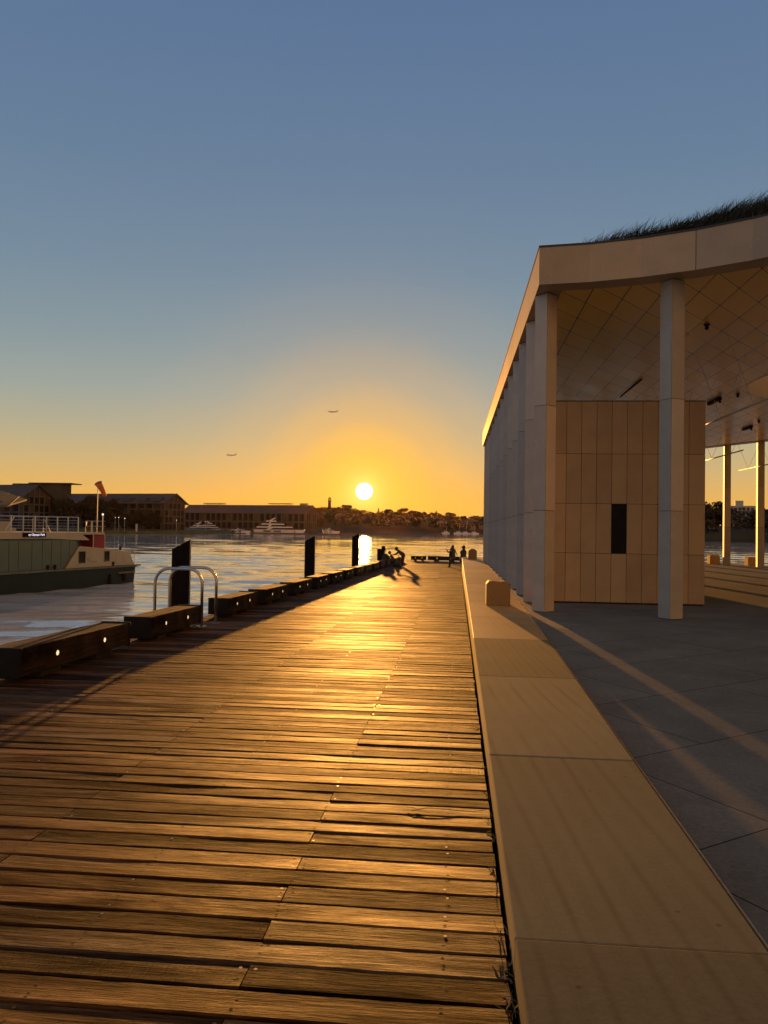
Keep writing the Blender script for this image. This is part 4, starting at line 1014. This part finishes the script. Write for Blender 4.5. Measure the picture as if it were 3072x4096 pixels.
# motor yachts moored by the finger wharf
def yacht(loc_, ang, Ln, lab, tiers=3, h0=1.9):
    root = empty('motor_yacht', loc_, ang, lab, 'yacht', 'white motor yachts at the finger wharf'); Wd = Ln*.22
    def ring(x0, x1, wd, nose):
        return [(x0, -wd/2), (x1-nose, -wd/2), (x1, 0), (x1-nose, wd/2), (x0, wd/2)]
    part('hull', M['yacht_white'], lambda q: q.prism(ring(.04*Ln, Ln*.93, Wd*.85, Ln*.3), -.6, h0, top=ring(0, Ln, Wd, Ln*.32)), root)
    part('hull_window', M['window'], lambda q: [q.box(Ln*u, Ln*(u+.14), -Wd/2-.03, -Wd/2+.1, h0*.5, h0*.78) for u in (.2, .4)], root)
    z = h0
    for k in range(tiers):
        a, b_ = Ln*(.06+.09*k), Ln*(.80-.16*k); wd = Wd*(.82-.12*k); hh = Ln*.058
        part('cabin', M['window'], lambda q: q.prism(ring(a+.3, b_-.9, wd-.15, Ln*.12), z+.01, z+hh*.62, top=ring(a+.6, b_-1.8, wd-.3, Ln*.12)), root)
        part('deck_roof', M['yacht_white'], lambda q: (q.prism(ring(a, b_-1.2, wd+.1, Ln*.12), z+hh*.62+.01, z+hh, top=ring(a+.2, b_-1.7, wd-.2, Ln*.12)), q.prof([(a+.25*(b_-a), z), (a+.34*(b_-a), z), (a+.44*(b_-a), z+hh*.62), (a+.34*(b_-a), z+hh*.62)], -wd/2-.02, -wd/2+.08)), root)
        z += hh+.01
    part('radar_arch', M['yacht_white'], lambda q: (q.prof([(Ln*.30, z), (Ln*.34, z), (Ln*.42, z+Ln*.05), (Ln*.38, z+Ln*.05)], -.8, .8), q.tube([(Ln*.4, 0, z), (Ln*.4, 0, z+Ln*.09)], .05, 6)), root)
    return root
yacht((-107.5, 403, WZ), .08, 27.5, 'largest white three-deck motor yacht in front of the finger wharf', 3, 2.3)
yacht((-125.2, 400, WZ), pi+.1, 17.5, 'white motor yacht with dark windows, middle of the left group', 3, 2.2)
yacht((-145.5, 408, WZ), .15, 17, 'white flybridge motor yacht left in the group, nearest the gable', 3, 2.1)
yacht((-119.0, 398, WZ), .05, 11, 'low open white launch between the two yacht groups', 1, 1.5)
yacht((-147, 414, WZ), .05, 10, 'partly hidden white yacht right beside the gabled block', 2, 1.7)
yacht((-76.8, 440, WZ), .05, 10, 'white cruiser past the end of the finger wharf', 2, 1.8)
root = empty('floating_jetty', (-142, 384, WZ), 0, 'low dark floating jetty with stub piles in front of the yachts', 'jetty')
part('deck', M['seawall'], lambda q: q.box(-2, 35, -1.2, 1.2, -.3, .45), root)
for k in range(9): part('pile', M['bark'], lambda q: q.tube([(1.5+k*3.9, -1.4, -3), (1.5+k*3.9, -1.4, 1.6 if k % 3 else 2.1)], .25, 8), root)
root = empty('floating_jetty', (-108, 398, WZ), 0, 'low jetty running along below the largest yacht to the wharf end', 'jetty')
part('deck', M['seawall'], lambda q: q.box(0, 55, -1.2, 1.2, -.3, .7), root)
for k in range(4): part('pile', M['bark'], lambda q: q.tube([(24+k*8, -1.4, -3), (24+k*8, -1.4, 1.9)], .22, 8), root)
for (x, y, lab) in ((-80.3, 404, 'lit lamp on the jetty at the bow of the largest yacht'), (-72.0, 412, 'lit lamp on the far end of the jetty')):
    root = empty('jetty_lamp', (x, y, WZ+.7), label=lab, cat='lamp', group='lit lamps on the jetty')
    part('post', M['steel'], lambda q: q.tube([(0, 0, 0), (0, 0, 1.6)], .06, 6), root); part('globe', M['lamp_white'], lambda q: q.ball((0, 0, 1.75), .22, 8), root, smooth=True)

# wooded hillside (one mass) and the trees one can tell apart on its skyline
q = MB(); rr = random.Random(21); bl = []
for k in range(520):
    x = rr.uniform(-260, 150); f_ = rr.random(); y = 682+f_*85+8*sin(x*.021); hz = hill_h(x)*min(1, (.18+f_*1.0))
    s = rr.uniform(2.2, 4.6); bl.append((x, y, hz+s*.35-.6, s*1.35, s*1.2, s*.8))
clumps(q, bl, 46, 1.15, rr)
for k in range(150):
    x = rr.uniform(-250, 150); s = rr.uniform(1.2, 2.6); bl.append((x, 752+rr.uniform(-4, 4), hill_h(x)+rr.uniform(-.5, 1.2), s*rr.uniform(.8, 1.5), s, s*rr.uniform(.7, 1.3)))
clumps(q, bl[520:], 60, .8, rr)
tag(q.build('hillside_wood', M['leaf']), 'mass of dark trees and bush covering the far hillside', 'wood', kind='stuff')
G2 = 'skyline trees on the far hill'
for i, (k, x, y, h, wd, lab) in enumerate([('gum', -107, 752, 8, 12, 'dark rounded skyline tree right of the clock tower'), ('gum', -135, 748, 8.5, 13, 'feathery skyline tree above the end of the finger wharf roof'), ('fig', -125, 755, 5, 8, 'small round skyline tree between wharf roof and clock tower'),
    ('gum', -93, 750, 7, 11, 'lacy skyline tree left below the sun'), ('pine', -76, 750, 9.5, 4, 'thin dead pine on the skyline just right of the sun'), ('gum', -66.5, 752, 8.5, 11, 'airy umbrella gum right of the thin pine'),
    ('gum', -52, 750, 9.5, 14, 'largest umbrella gum of the skyline, right of the sun'), ('gum', -43, 752, 8, 12, 'second umbrella gum touching the largest one'), ('gum', -34, 750, 7, 11, 'third and flattest umbrella gum of the row'),
    ('gum', -22, 752, 7.5, 9, 'leaning gum with bare gaps left of a spire-like pine'), ('pine', -19.5, 754, 8.5, 3, 'narrow spire-like pine on the skyline'), ('gum', -5.5, 751, 8.5, 13, 'round open gum right of the spire-like pine'),
    ('fig', 7, 750, 6, 8, 'compact dark skyline tree left of the saddle in the ridge'), ('pine', 14.5, 750, 6, 4, 'small tufted pine in the saddle of the ridge'), ('gum', 19, 750, 6.5, 8, 'upright bushy tree right in the saddle of the ridge'), ('pine', 29, 752, 9, 3.5, 'thin bare pine near the pavilion edge')]):
    tree(k, (x, y, hill_h(x)-(2.6 if k == 'gum' else 1.6)), h*.86, wd*.74, lab, G2, 100+i, .7)
# clock tower on the ridge
root = empty('clock_tower', (-134.5*800/810, 800, 20), label='slim stone clock tower with pointed cap on the far ridge', cat='tower')
part('shaft', M['far_wall_dark'], lambda q: q.box(-1.5, 1.5, -1.5, 1.5, -3, 9.6), root)
part('belfry', M['far_wall_dark'], lambda q: (q.box(-1.7, 1.7, -1.7, 1.7, 9.61, 10.1), [q.box(x-.25, x+.25, y-.25, y+.25, 10.1, 11.2) for x in (-1.3, 1.3) for y in (-1.3, 1.3)]), root)
part('cap', M['far_roof'], lambda q: q.prism([(-1.8, -1.8), (1.8, -1.8), (1.8, 1.8), (-1.8, 1.8)], 11.21, 13.6, top=[(-.12, -.12), (.12, -.12), (.12, .12), (-.12, .12)]), root)
part('hall', M['far_wall_dark'], lambda q: (q.box(-9, 9, -4, 4, -4, 2.3), [q.prism([(x-.3, -.3), (x+.3, -.3), (x+.3, .3), (x-.3, .3)], 2.3, 4.0, top=[(x-.05, -.05), (x+.05, -.05), (x+.05, .05), (x-.05, .05)]) for x in (-8.5, -6, -4, 4, 6.2, 8.5)]), root)
root = empty('ridge_house', (-117, 770, hill_h(-117)), label='flat dark house on the ridge just right behind the finger wharf', cat='house')
# houses on the hillside
rr = random.Random(9)
hs = [(-100, 694, 'pale house low on the slope under the sun, leftmost of the shore houses'), (-84, 698, 'pale gabled house low on the slope under the sun'), (-62, 692, 'boathouse-like house at the water right of the sun glint'), (-44, 696, 'low pale house at the water, middle of the shore'), (-12, 694, 'pale house low on the slope left of the sailing boats'),
      (2, 703, 'pale house with a hip roof half way up the slope'), (10, 694, 'wide pale house just above the sailing boats'), (14, 716, 'upper house on the slope above the sailing boats'), (26, 700, 'pale house close to the pavilion edge')]
for i, (x, y, lab) in enumerate(hs):
    root = empty('hillside_house', (x, y, hill_h(x)*min(1, .12+.8*(y-690)/70)+.5), rr.uniform(-.3, .3), lab, 'house', 'houses on the far hillside')
    w2, d2, h2 = rr.uniform(4, 6.5), 4, rr.uniform(3.2, 5)
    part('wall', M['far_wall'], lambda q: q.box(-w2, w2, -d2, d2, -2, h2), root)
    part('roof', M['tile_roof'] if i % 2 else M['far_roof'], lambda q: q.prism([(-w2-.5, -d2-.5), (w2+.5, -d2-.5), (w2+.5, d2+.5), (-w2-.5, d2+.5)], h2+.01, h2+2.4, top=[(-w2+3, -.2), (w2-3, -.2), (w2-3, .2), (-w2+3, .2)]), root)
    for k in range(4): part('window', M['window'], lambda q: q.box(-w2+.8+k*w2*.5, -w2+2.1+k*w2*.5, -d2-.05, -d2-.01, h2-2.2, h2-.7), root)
bpy.data.objects.remove(bpy.data.objects['ridge_house'])
# sailing boats on the far shore
for i, (x, y, hm, lab) in enumerate([(2.5, 655, 8.5, 'moored sailing boat, left of the pair before the far houses'), (8.0, 652, 11, 'moored sailing boat with a tall tilted mast beside its twin'), (15.5, 650, 7, 'small sailing boat nearest the pavilion edge'), (-8.5, 660, 5.5, 'lone small sailing boat left of the pair')]):
    root = empty('sailing_boat', (x, y, WZ), .3+.2*i, lab, 'boat', 'sailing boats off the far shore')
    part('hull', M['yacht_white'], lambda q: q.prism([(-4, -.9), (1.5, -1.2), (4.5, 0), (1.5, 1.2), (-4, .9)], -.3, 1.1, top=[(-4.4, -1.1), (1.5, -1.5), (5.2, 0), (1.5, 1.5), (-4.4, 1.1)]), root)
    part('cabin', M['yacht_white'], lambda q: q.box(-2, 1.5, -.8, .8, 1.11, 1.8), root)
    part('mast', M['steel'], lambda q: (q.tube([(.4, 0, 1), (.4+.12*hm*(i == 1), 0, hm)], .12, 6), q.tube([(.4, 0, 2.2), (-3.4, 0, 2.4)], .16, 6), q.tube([(.4, -.8, hm*.6), (.4, .8, hm*.6)], .05, 5)), root)
# right shore seen through the pavilion: trees and a pale block of flats
q = MB(); bl = []
for k in range(150):
    x = rr.uniform(80, 215); y = 376 - (x-113)*.2 + rr.uniform(0, 40); s = rr.uniform(2, 4); bl.append((x, y, rr.uniform(1, 11), s*1.3, s, s))
clumps(q, bl, 60, .8, rr); tag(q.build('shoreline_wood', M['leaf']), 'dark mass of trees on the right shore behind the far columns', 'wood', kind='stuff')
for i, (k, x, y, h, wd, lab) in enumerate([('fig', 121, 396, 16.5, 15, 'big round tree left of the first sunlit far column'), ('fig', 130, 398, 16, 14, 'big round tree touching the first sunlit far column'), ('gum', 162, 398, 17, 12, 'open gum tree right of the rightmost far column'), ('fig', 150, 392, 12, 12, 'broad tree under the pale block of flats')]):
    tree(k, (x, y, 2.5), h, wd, lab, 'trees on the right shore', 300+i, .7)
root = empty('apartment_tower', (143, 408, 4), -.25, 'pale flat-roofed block of flats above the trees on the right shore', 'building')
part('wall', M['concrete'], lambda q: q.box(-8, 8, -5, 5, -3, 11.7), root)
part('lift_house', M['concrete'], lambda q: q.box(-1.2, 2.6, -2, 2, 11.71, 14.4), root)
for r in range(4):
    for k in range(8): part('window', M['window'], lambda q: q.box(-7.6+k*1.92, -6.4+k*1.92, -5.08, -5.01, 1.2+r*2.7, 2.7+r*2.7), root)
    part('balcony', M['frame_white'], lambda q: q.box(-8.2, 8.2, -5.9, -5.09, .75+r*2.7, .95+r*2.7), root)

# ------------------------------------------------------------------ airliners
def plane(loc_, heading, lab):
    root = empty('airliner', loc_, heading, lab, 'aeroplane', 'distant airliners in the dusk sky')
    part('fuselage', M['plane'], lambda q: q.tube([(0, 0, 0), (1.2, 0, .1), (4, 0, .2), (26, 0, .2), (33, 0, 1.0), (37, 0, 1.6)], [.3, 1.3, 1.9, 1.9, 1.1, .3], 12), root, smooth=True)
    part('wing', M['plane'], lambda q: (q.add([(13, 0, -.6), (19, 0, -.6), (25, -17, .9), (23, -17, .9), (13, 0, -1.0), (19, 0, -1.0), (25, -17, .7), (23, -17, .7)], [(0, 1, 2, 3), (7, 6, 5, 4), (0, 4, 5, 1), (1, 5, 6, 2), (2, 6, 7, 3), (3, 7, 4, 0)]),
        q.add([(13, 0, -.6), (19, 0, -.6), (25, 17, .9), (23, 17, .9), (13, 0, -1.0), (19, 0, -1.0), (25, 17, .7), (23, 17, .7)], [(3, 2, 1, 0), (4, 5, 6, 7), (1, 5, 4, 0), (2, 6, 5, 1), (3, 7, 6, 2), (0, 4, 7, 3)])), root)
    part('tail_fin', M['plane'], lambda q: q.prof([(30, 1.4), (35.5, 1.4), (38.5, 7.2), (36, 7.2)], -.2, .2), root)
    part('tailplane', M['plane'], lambda q: q.prism([(33, -6), (35.5, -6), (36.5, 0), (35.5, 6), (33, 6), (32, 0)], 1.3, 1.6), root)
    for s in (-5.5, 5.5): part('engine', M['plane'], lambda q: q.tube([(13.5, s, -1.7), (17.5, s, -1.6)], [1.1, .8], 10), root)
    return root
plane((-583.8*1.5, 1904.5*1.5, 1.75+(180.97-1.75)*1.5), .35, 'lower left airliner flying in from the left of the sun')
plane((-331.3*1.5, 1949.9*1.5, 1.75+(298.4-1.75)*1.5), .25, 'upper airliner left above the sun')

# ------------------------------------------------------------------ people at the end of the boardwalk
M['skin'] = mat('skin', (.30, .18, .12), .55)
M['hair'] = mat('dark_hair', (.015, .011, .008), .6)
M['navy'] = mat('navy_cloth', (.016, .018, .028), .9)
M['black_cloth'] = mat('black_cloth', (.012, .011, .011), .9)
M['maroon'] = mat('dark_red_cloth', (.055, .020, .016), .9)
M['olive'] = mat('olive_coat_cloth', (.045, .042, .028), .9)
M['jeans'] = mat('dark_trouser_cloth', (.022, .022, .028), .9)
M['shoe_white'] = mat('white_shoe', (.55, .52, .48), .6)
def person(loc_, J, lab, mats, H=1.4, face=(-1, 0, 0), hair_len=.0, rz=0, coat=False):
    """J: joints in metres; body grown as one skin and coloured by the nearest joint"""
    k = H/1.7; V = []; Rr = []; T = []; E_ = []
    def add(p, r, t, par=None):
        V.append(Vector(p)); Rr.append(r*1.3 if r > .012 else r); T.append(t); i = len(V)-1
        if par is not None: E_.append((par, i))
        return i
    top, leg, shoe = 0, 1, 2   # slots: skin 0, top 1, trousers 2, shoes 3
    pel = add(J['hip'], .135*k, 2); wa = add(Vector(J['hip']).lerp(Vector(J['chest']), .45), .125*k, 1, pel); ch = add(J['chest'], .15*k, 1, wa)
    nb_ = add(J['neck'], .06*k, 0, ch); hd = Vector(J['head']); fv = Vector(face).normalized(); upv = (hd-Vector(J['neck'])).normalized()
    jaw = add(hd-upv*.05*k+fv*.02*k, .075*k, 0, nb_); cr = add(hd+upv*.03*k, .098*k, 0, jaw); tp = add(hd+upv*.095*k-fv*.01*k, .06*k, 0, cr)
    ns = add(hd-upv*.01*k+fv*.105*k, .016*k, 0, jaw)
    side = J.get('side', Vector((0, 1, 0)))
    for s, sd in (('L', 1), ('R', -1)):
        sh = Vector(J['sh'+s]); e = Vector(J['el'+s]); h = Vector(J['ha'+s]); hp = Vector(J['hip'])+Vector(side)*sd*.08*k; kn = Vector(J['kn'+s]); an = Vector(J['an'+s])
        a = add(sh, .068*k, 1, ch); a = add(sh.lerp(e, .55), .052*k, 1, a); a = add(e, .043*k, 1, a); a = add(e.lerp(h, .85), .031*k, 1, a); wr = add(h, .026*k, 0, a)
        d = (h-e).normalized(); perp = d.cross(fv); perp = perp.normalized() if perp.length > .2 else Vector((0, 0, 1)); pm = add(h+d*.045*k, .034*k, 0, wr)
        for fi in range(4):
            off = perp*(fi-1.5)*.019*k; ln_ = (.075, .085, .08, .06)[fi]*k
            f1 = add(h+d*.085*k+off, .009*k, 0, pm); f2 = add(h+d*(.085*k+ln_*.55)+off+fv*.006, .008*k, 0, f1); add(h+d*(.085*k+ln_)+off+fv*.018*k, .007*k, 0, f2)
        t1 = add(h+d*.05*k+perp*.048*k, .010*k, 0, pm); add(h+d*.085*k+perp*.062*k, .009*k, 0, t1)
        lg = add(hp, .098*k, 2, pel); lg = add(hp.lerp(kn, .5), .084*k, 2, lg); lg = add(kn, .060*k, 2, lg); lg = add(kn.lerp(an, .4), .058*k, 2, lg); lg = add(an, .042*k, 2, lg)
        toe = Vector(J['to'+s]); hl = add(an+Vector((0, 0, -.035*k)), .045*k, 3, lg); add(an.lerp(toe, .6), .04*k, 3, hl); add(toe, .032*k, 3, len(V)-1)
    me = bpy.data.meshes.new('person'); me.from_pydata([tuple(v) for v in V], E_, [])
    ob = bpy.data.objects.new('person', me); col.objects.link(ob)
    sk = ob.modifiers.new('skin', 'SKIN'); sk.use_smooth_shade = True
    for i, sv in enumerate(me.skin_vertices[0].data): sv.radius = (Rr[i], Rr[i]); sv.use_root = (i == 0)
    su = ob.modifiers.new('sub', 'SUBSURF'); su.levels = su.render_levels = 2
    dg = bpy.context.evaluated_depsgraph_get(); me2 = bpy.data.meshes.new_from_object(ob.evaluated_get(dg)); bpy.data.objects.remove(ob)
    for m_ in mats[:4]: me2.materials.append(m_)
    for p in me2.polygons:
        c_ = p.center; j = min(range(len(V)), key=lambda i: (V[i]-c_).length-Rr[i]*.8); p.material_index = T[j]; p.use_smooth = True
    o = bpy.data.objects.new('person', me2); col.objects.link(o); o.location = loc_; o.rotation_euler = (0, 0, rz); tag(o, lab, 'person')
    # hair: cap over the back of the head, falling to the given length
    q = MB(); c_ = hd+upv*.035*k-fv*.022*k; q.ball(c_, .138*k, 14, sc=(1, 1, 1.08))
    if hair_len: q.tube([c_-fv*.03*k, c_-fv*.07*k-Vector((0, 0, hair_len*.5)), c_-fv*.06*k-Vector((0, 0, hair_len))], [.10*k, .095*k, .05*k], 10)
    q.build('hair', M['hair'], o, smooth=True)
    if coat:
        h0 = Vector(J['hip']); c0 = Vector(J['chest']); n_ = 18; rings = [(c0+Vector((0, 0, .10*k)), .17*k, .13*k), (c0, .215*k, .165*k), (h0.lerp(c0, .4), .20*k, .16*k), (h0-Vector((0, 0, .08*k)), .235*k, .19*k), (h0-Vector((0, 0, coat*k)), .255*k, .20*k)]
        vs = [(p.x+a*cos(2*pi*i/n_)*(1+.03*sin(5*i)), p.y+b_*sin(2*pi*i/n_), p.z) for (p, a, b_) in rings for i in range(n_)]
        q = MB(); q.add(vs, [(r*n_+i, r*n_+(i+1) % n_, (r+1)*n_+(i+1) % n_, (r+1)*n_+i) for r in range(4) for i in range(n_)]); q.build('coat', mats[1], o, smooth=True)
    return o
V3 = Vector
person((-.40, 53.5, dz(53.5)), dict(hip=(.04, 0, .70), chest=(.04, 0, 1.0), neck=(.06, 0, 1.13), head=(.10, 0, 1.24), side=V3((0, 1, 0)), shL=(-.02, .10, 1.06), elL=(-.15, .06, 1.03), haL=(-.215, .05, 1.24), shR=(.10, -.10, 1.06), elR=(.15, -.13, .84), haR=(.08, -.15, .66),
    knL=(-.01, .07, .37), anL=(-.03, .06, .07), toL=(-.17, .06, .03), knR=(.03, -.07, .37), anR=(.02, -.07, .07), toR=(-.12, -.08, .03)), 'slim child in black raising one arm, standing on the boardwalk before the cross row', [M['skin'], M['black_cloth'], M['jeans'], M['black_cloth']], 1.38, (-1, .2, 0), .12)
person((-.22, 61.5, dz(61.5)), dict(hip=(0, 0, .74), chest=(0, 0, 1.05), neck=(0, 0, 1.20), head=(-.02, 0, 1.33), side=V3((1, 0, 0)), shL=(.13, 0, 1.12), elL=(.22, 0, .93), haL=(.29, -.03, .76), shR=(-.13, 0, 1.12), elR=(-.19, 0, .9), haR=(-.17, .05, .70),
    knL=(.08, .02, .40), anL=(.08, 0, .07), toL=(.09, .16, .03), knR=(-.08, .02, .40), anR=(-.08, 0, .07), toR=(-.09, .16, .03)), 'person in a long dark coat just behind the child with the raised arm', [M['skin'], M['olive'], M['jeans'], M['black_cloth']], 1.5, (-.3, 1, 0), .28, coat=.42)
person((.50, 50.6, dz(50.6)), dict(hip=(0, 0, .78), chest=(0, 0, 1.10), neck=(.01, 0, 1.25), head=(.01, 0, 1.39), side=V3((1, 0, 0)), shL=(.14, 0, 1.17), elL=(.17, .08, .98), haL=(.05, .17, 1.15), shR=(-.14, 0, 1.17), elR=(-.19, .06, 1.02), haR=(-.08, .17, 1.18),
    knL=(.08, .03, .42), anL=(.08, 0, .07), toL=(.09, .17, .03), knR=(-.08, .03, .42), anR=(-.08, 0, .07), toR=(-.09, .17, .03)), 'person in an olive coat standing beyond the kerb end beside the round-topped bollard', [M['skin'], M['olive'], M['jeans'], M['black_cloth']], 1.55, (-.2, 1, 0), .30, coat=.36)
person((-3.66, 52.9, dz(52.9)), dict(hip=(.08, 0, .80), chest=(-.16, 0, 1.0), neck=(-.30, 0, 1.10), head=(-.40, 0, 1.19), side=V3((0, 1, 0)), shL=(-.25, .14, 1.03), elL=(-.42, .12, .88), haL=(-.58, .08, .82), shR=(-.25, -.14, 1.03), elR=(-.40, -.14, .84), haR=(-.60, -.06, .80),
    knL=(.05, .09, .43), anL=(.03, .10, .07), toL=(-.13, .10, .03), knR=(.0, -.10, .43), anR=(0, -.10, .07), toR=(-.16, -.10, .03)), 'man in a dark red top bending forward towards the crouching child', [M['skin'], M['maroon'], M['jeans'], M['shoe_white']], 1.62, (-1, 0, -.25), 0)
person((-4.52, 55.0, dz(55)), dict(hip=(.10, 0, .36), chest=(-.02, 0, .62), neck=(-.12, 0, .76), head=(-.20, 0, .88), side=V3((0, 1, 0)), shL=(-.07, .11, .70), elL=(-.20, .10, .56), haL=(-.30, .06, .68), shR=(-.07, -.11, .70), elR=(-.20, -.12, .54), haR=(-.34, -.04, .66),
    knL=(-.22, .10, .42), anL=(-.12, .10, .07), toL=(-.26, .10, .03), knR=(-.22, -.10, .42), anR=(-.12, -.10, .07), toR=(-.26, -.10, .03)), 'child crouching at the wharf edge between the dark bag and the bending man', [M['skin'], M['navy'], M['jeans'], M['black_cloth']], 1.4, (-1, 0, -.1), .05)
def bag(loc_, w_, h_, lab, nm):
    root = empty(nm, loc_, .3, lab, 'bag'); q = MB(); rr = random.Random(2); n_ = 14; vs = []
    for i, (z, s) in enumerate(((0, .85), (.15, 1), (.45, 1.0), (.75, .8), (.95, .45), (1, .2))):
        for k in range(n_): a = 2*pi*k/n_; rj = 1+rr.uniform(-.06, .06); vs.append((w_/2*s*cos(a)*rj-(z*w_*.12), w_*.36*s*sin(a)*rj, z*h_))
    q.add(vs, [tuple(range(n_))[::-1], tuple(range(5*n_, 6*n_))]+[(i*n_+k, i*n_+(k+1) % n_, (i+1)*n_+(k+1) % n_, (i+1)*n_+k) for i in range(5) for k in range(n_)])
    q.build('sack', M['black_cloth'], root, smooth=True)
    part('strap', M['navy'], lambda q: q.tube([(-w_*.3, -w_*.3, h_*.2), (-w_*.2, -w_*.44, h_*.5), (-w_*.1, -w_*.3, h_*.85)], .02, 6), root); return root
bag((-4.88, 54.3, dz(54.3)), .62, .84, 'large dark bag standing by the short double pile', 'travel_bag')
bag((-3.95, 52.1, dz(52.1)), .62, .30, 'dark backpack lying on the deck at the feet of the bending man', 'backpack')

# ------------------------------------------------------------------ dry grass and twigs caught along the kerb
q = MB(); rr = random.Random(4)
for (y, nn_) in ((3.2, 14), (3.45, 16), (3.75, 5), (4.5, 5), (5.0, 8), (5.3, 7), (5.75, 6), (6.4, 4), (7.9, 2), (8.8, 3), (10.2, 3)):
    for k in range(nn_):
        x = kerb_l(y)-.025+rr.gauss(0, .012); yy = y+rr.gauss(0, .05); z = dz(yy)-.01
        p = [V3((x, yy, z))]; d = V3((rr.gauss(-.6, .6), rr.gauss(0, .8), rr.uniform(.3, 1.2))).normalized(); l_ = rr.uniform(.03, .10)
        for s in range(3): p.append(p[-1]+d*l_/3); d = (d+V3((rr.gauss(0, .5), rr.gauss(0, .5), rr.gauss(-.3, .4)))).normalized()
        for pp in p: pp.x = min(pp.x, kerb_l(pp.y)-.004)
        q.tube(p, [.0022, .0018, .0014, .0008], 4, 0, rr.random(), cap=False)
M['straw'] = mat('dry_straw', (.30, .20, .09), .8, tint=.4)
tag(q.build('dry_grass', M['straw']), 'dry grass stalks caught in the gap between planks and kerb', 'grass', kind='stuff')
root = empty('twig', (-.02, 5.35, dz(5.35)), label='thin curved dry twig lying on the planks near the kerb', cat='twig')
part('stem', M['bark'], lambda q: q.tube([(-.26, .0, .006), (-.22, .03, .006), (-.17, .055, .010), (-.08, .06, .010), (.05, .05, .006), (.16, .045, .006), (.25, .08, .008)], [.002, .003, .0025, .002, .002, .002, .0015], 5), root)
part('side_shoot', M['bark'], lambda q: q.tube([(-.22, .03, .006), (-.25, .06, .008), (-.30, .07, .006)], [.002, .0015, .001], 5), root)

# ------------------------------------------------------------------ harbour haze
hz = bpy.data.materials.new('haze'); hz.use_nodes = True; t = hz.node_tree
t.nodes.remove(t.nodes['Principled BSDF']); pv = t.nodes.new('ShaderNodeVolumePrincipled')
pv.inputs['Color'].default_value = (1, .62, .36, 1); pv.inputs['Density'].default_value = .0000055; pv.inputs['Anisotropy'].default_value = .8
t.links.new(pv.outputs[0], t.nodes['Material Output'].inputs['Volume'])
q = MB(); q.box(-750, 750, -80, 1100, WZ-5, 46)
tag(q.build('haze', hz), 'thin dusk haze over the harbour', 'haze', kind='stuff')
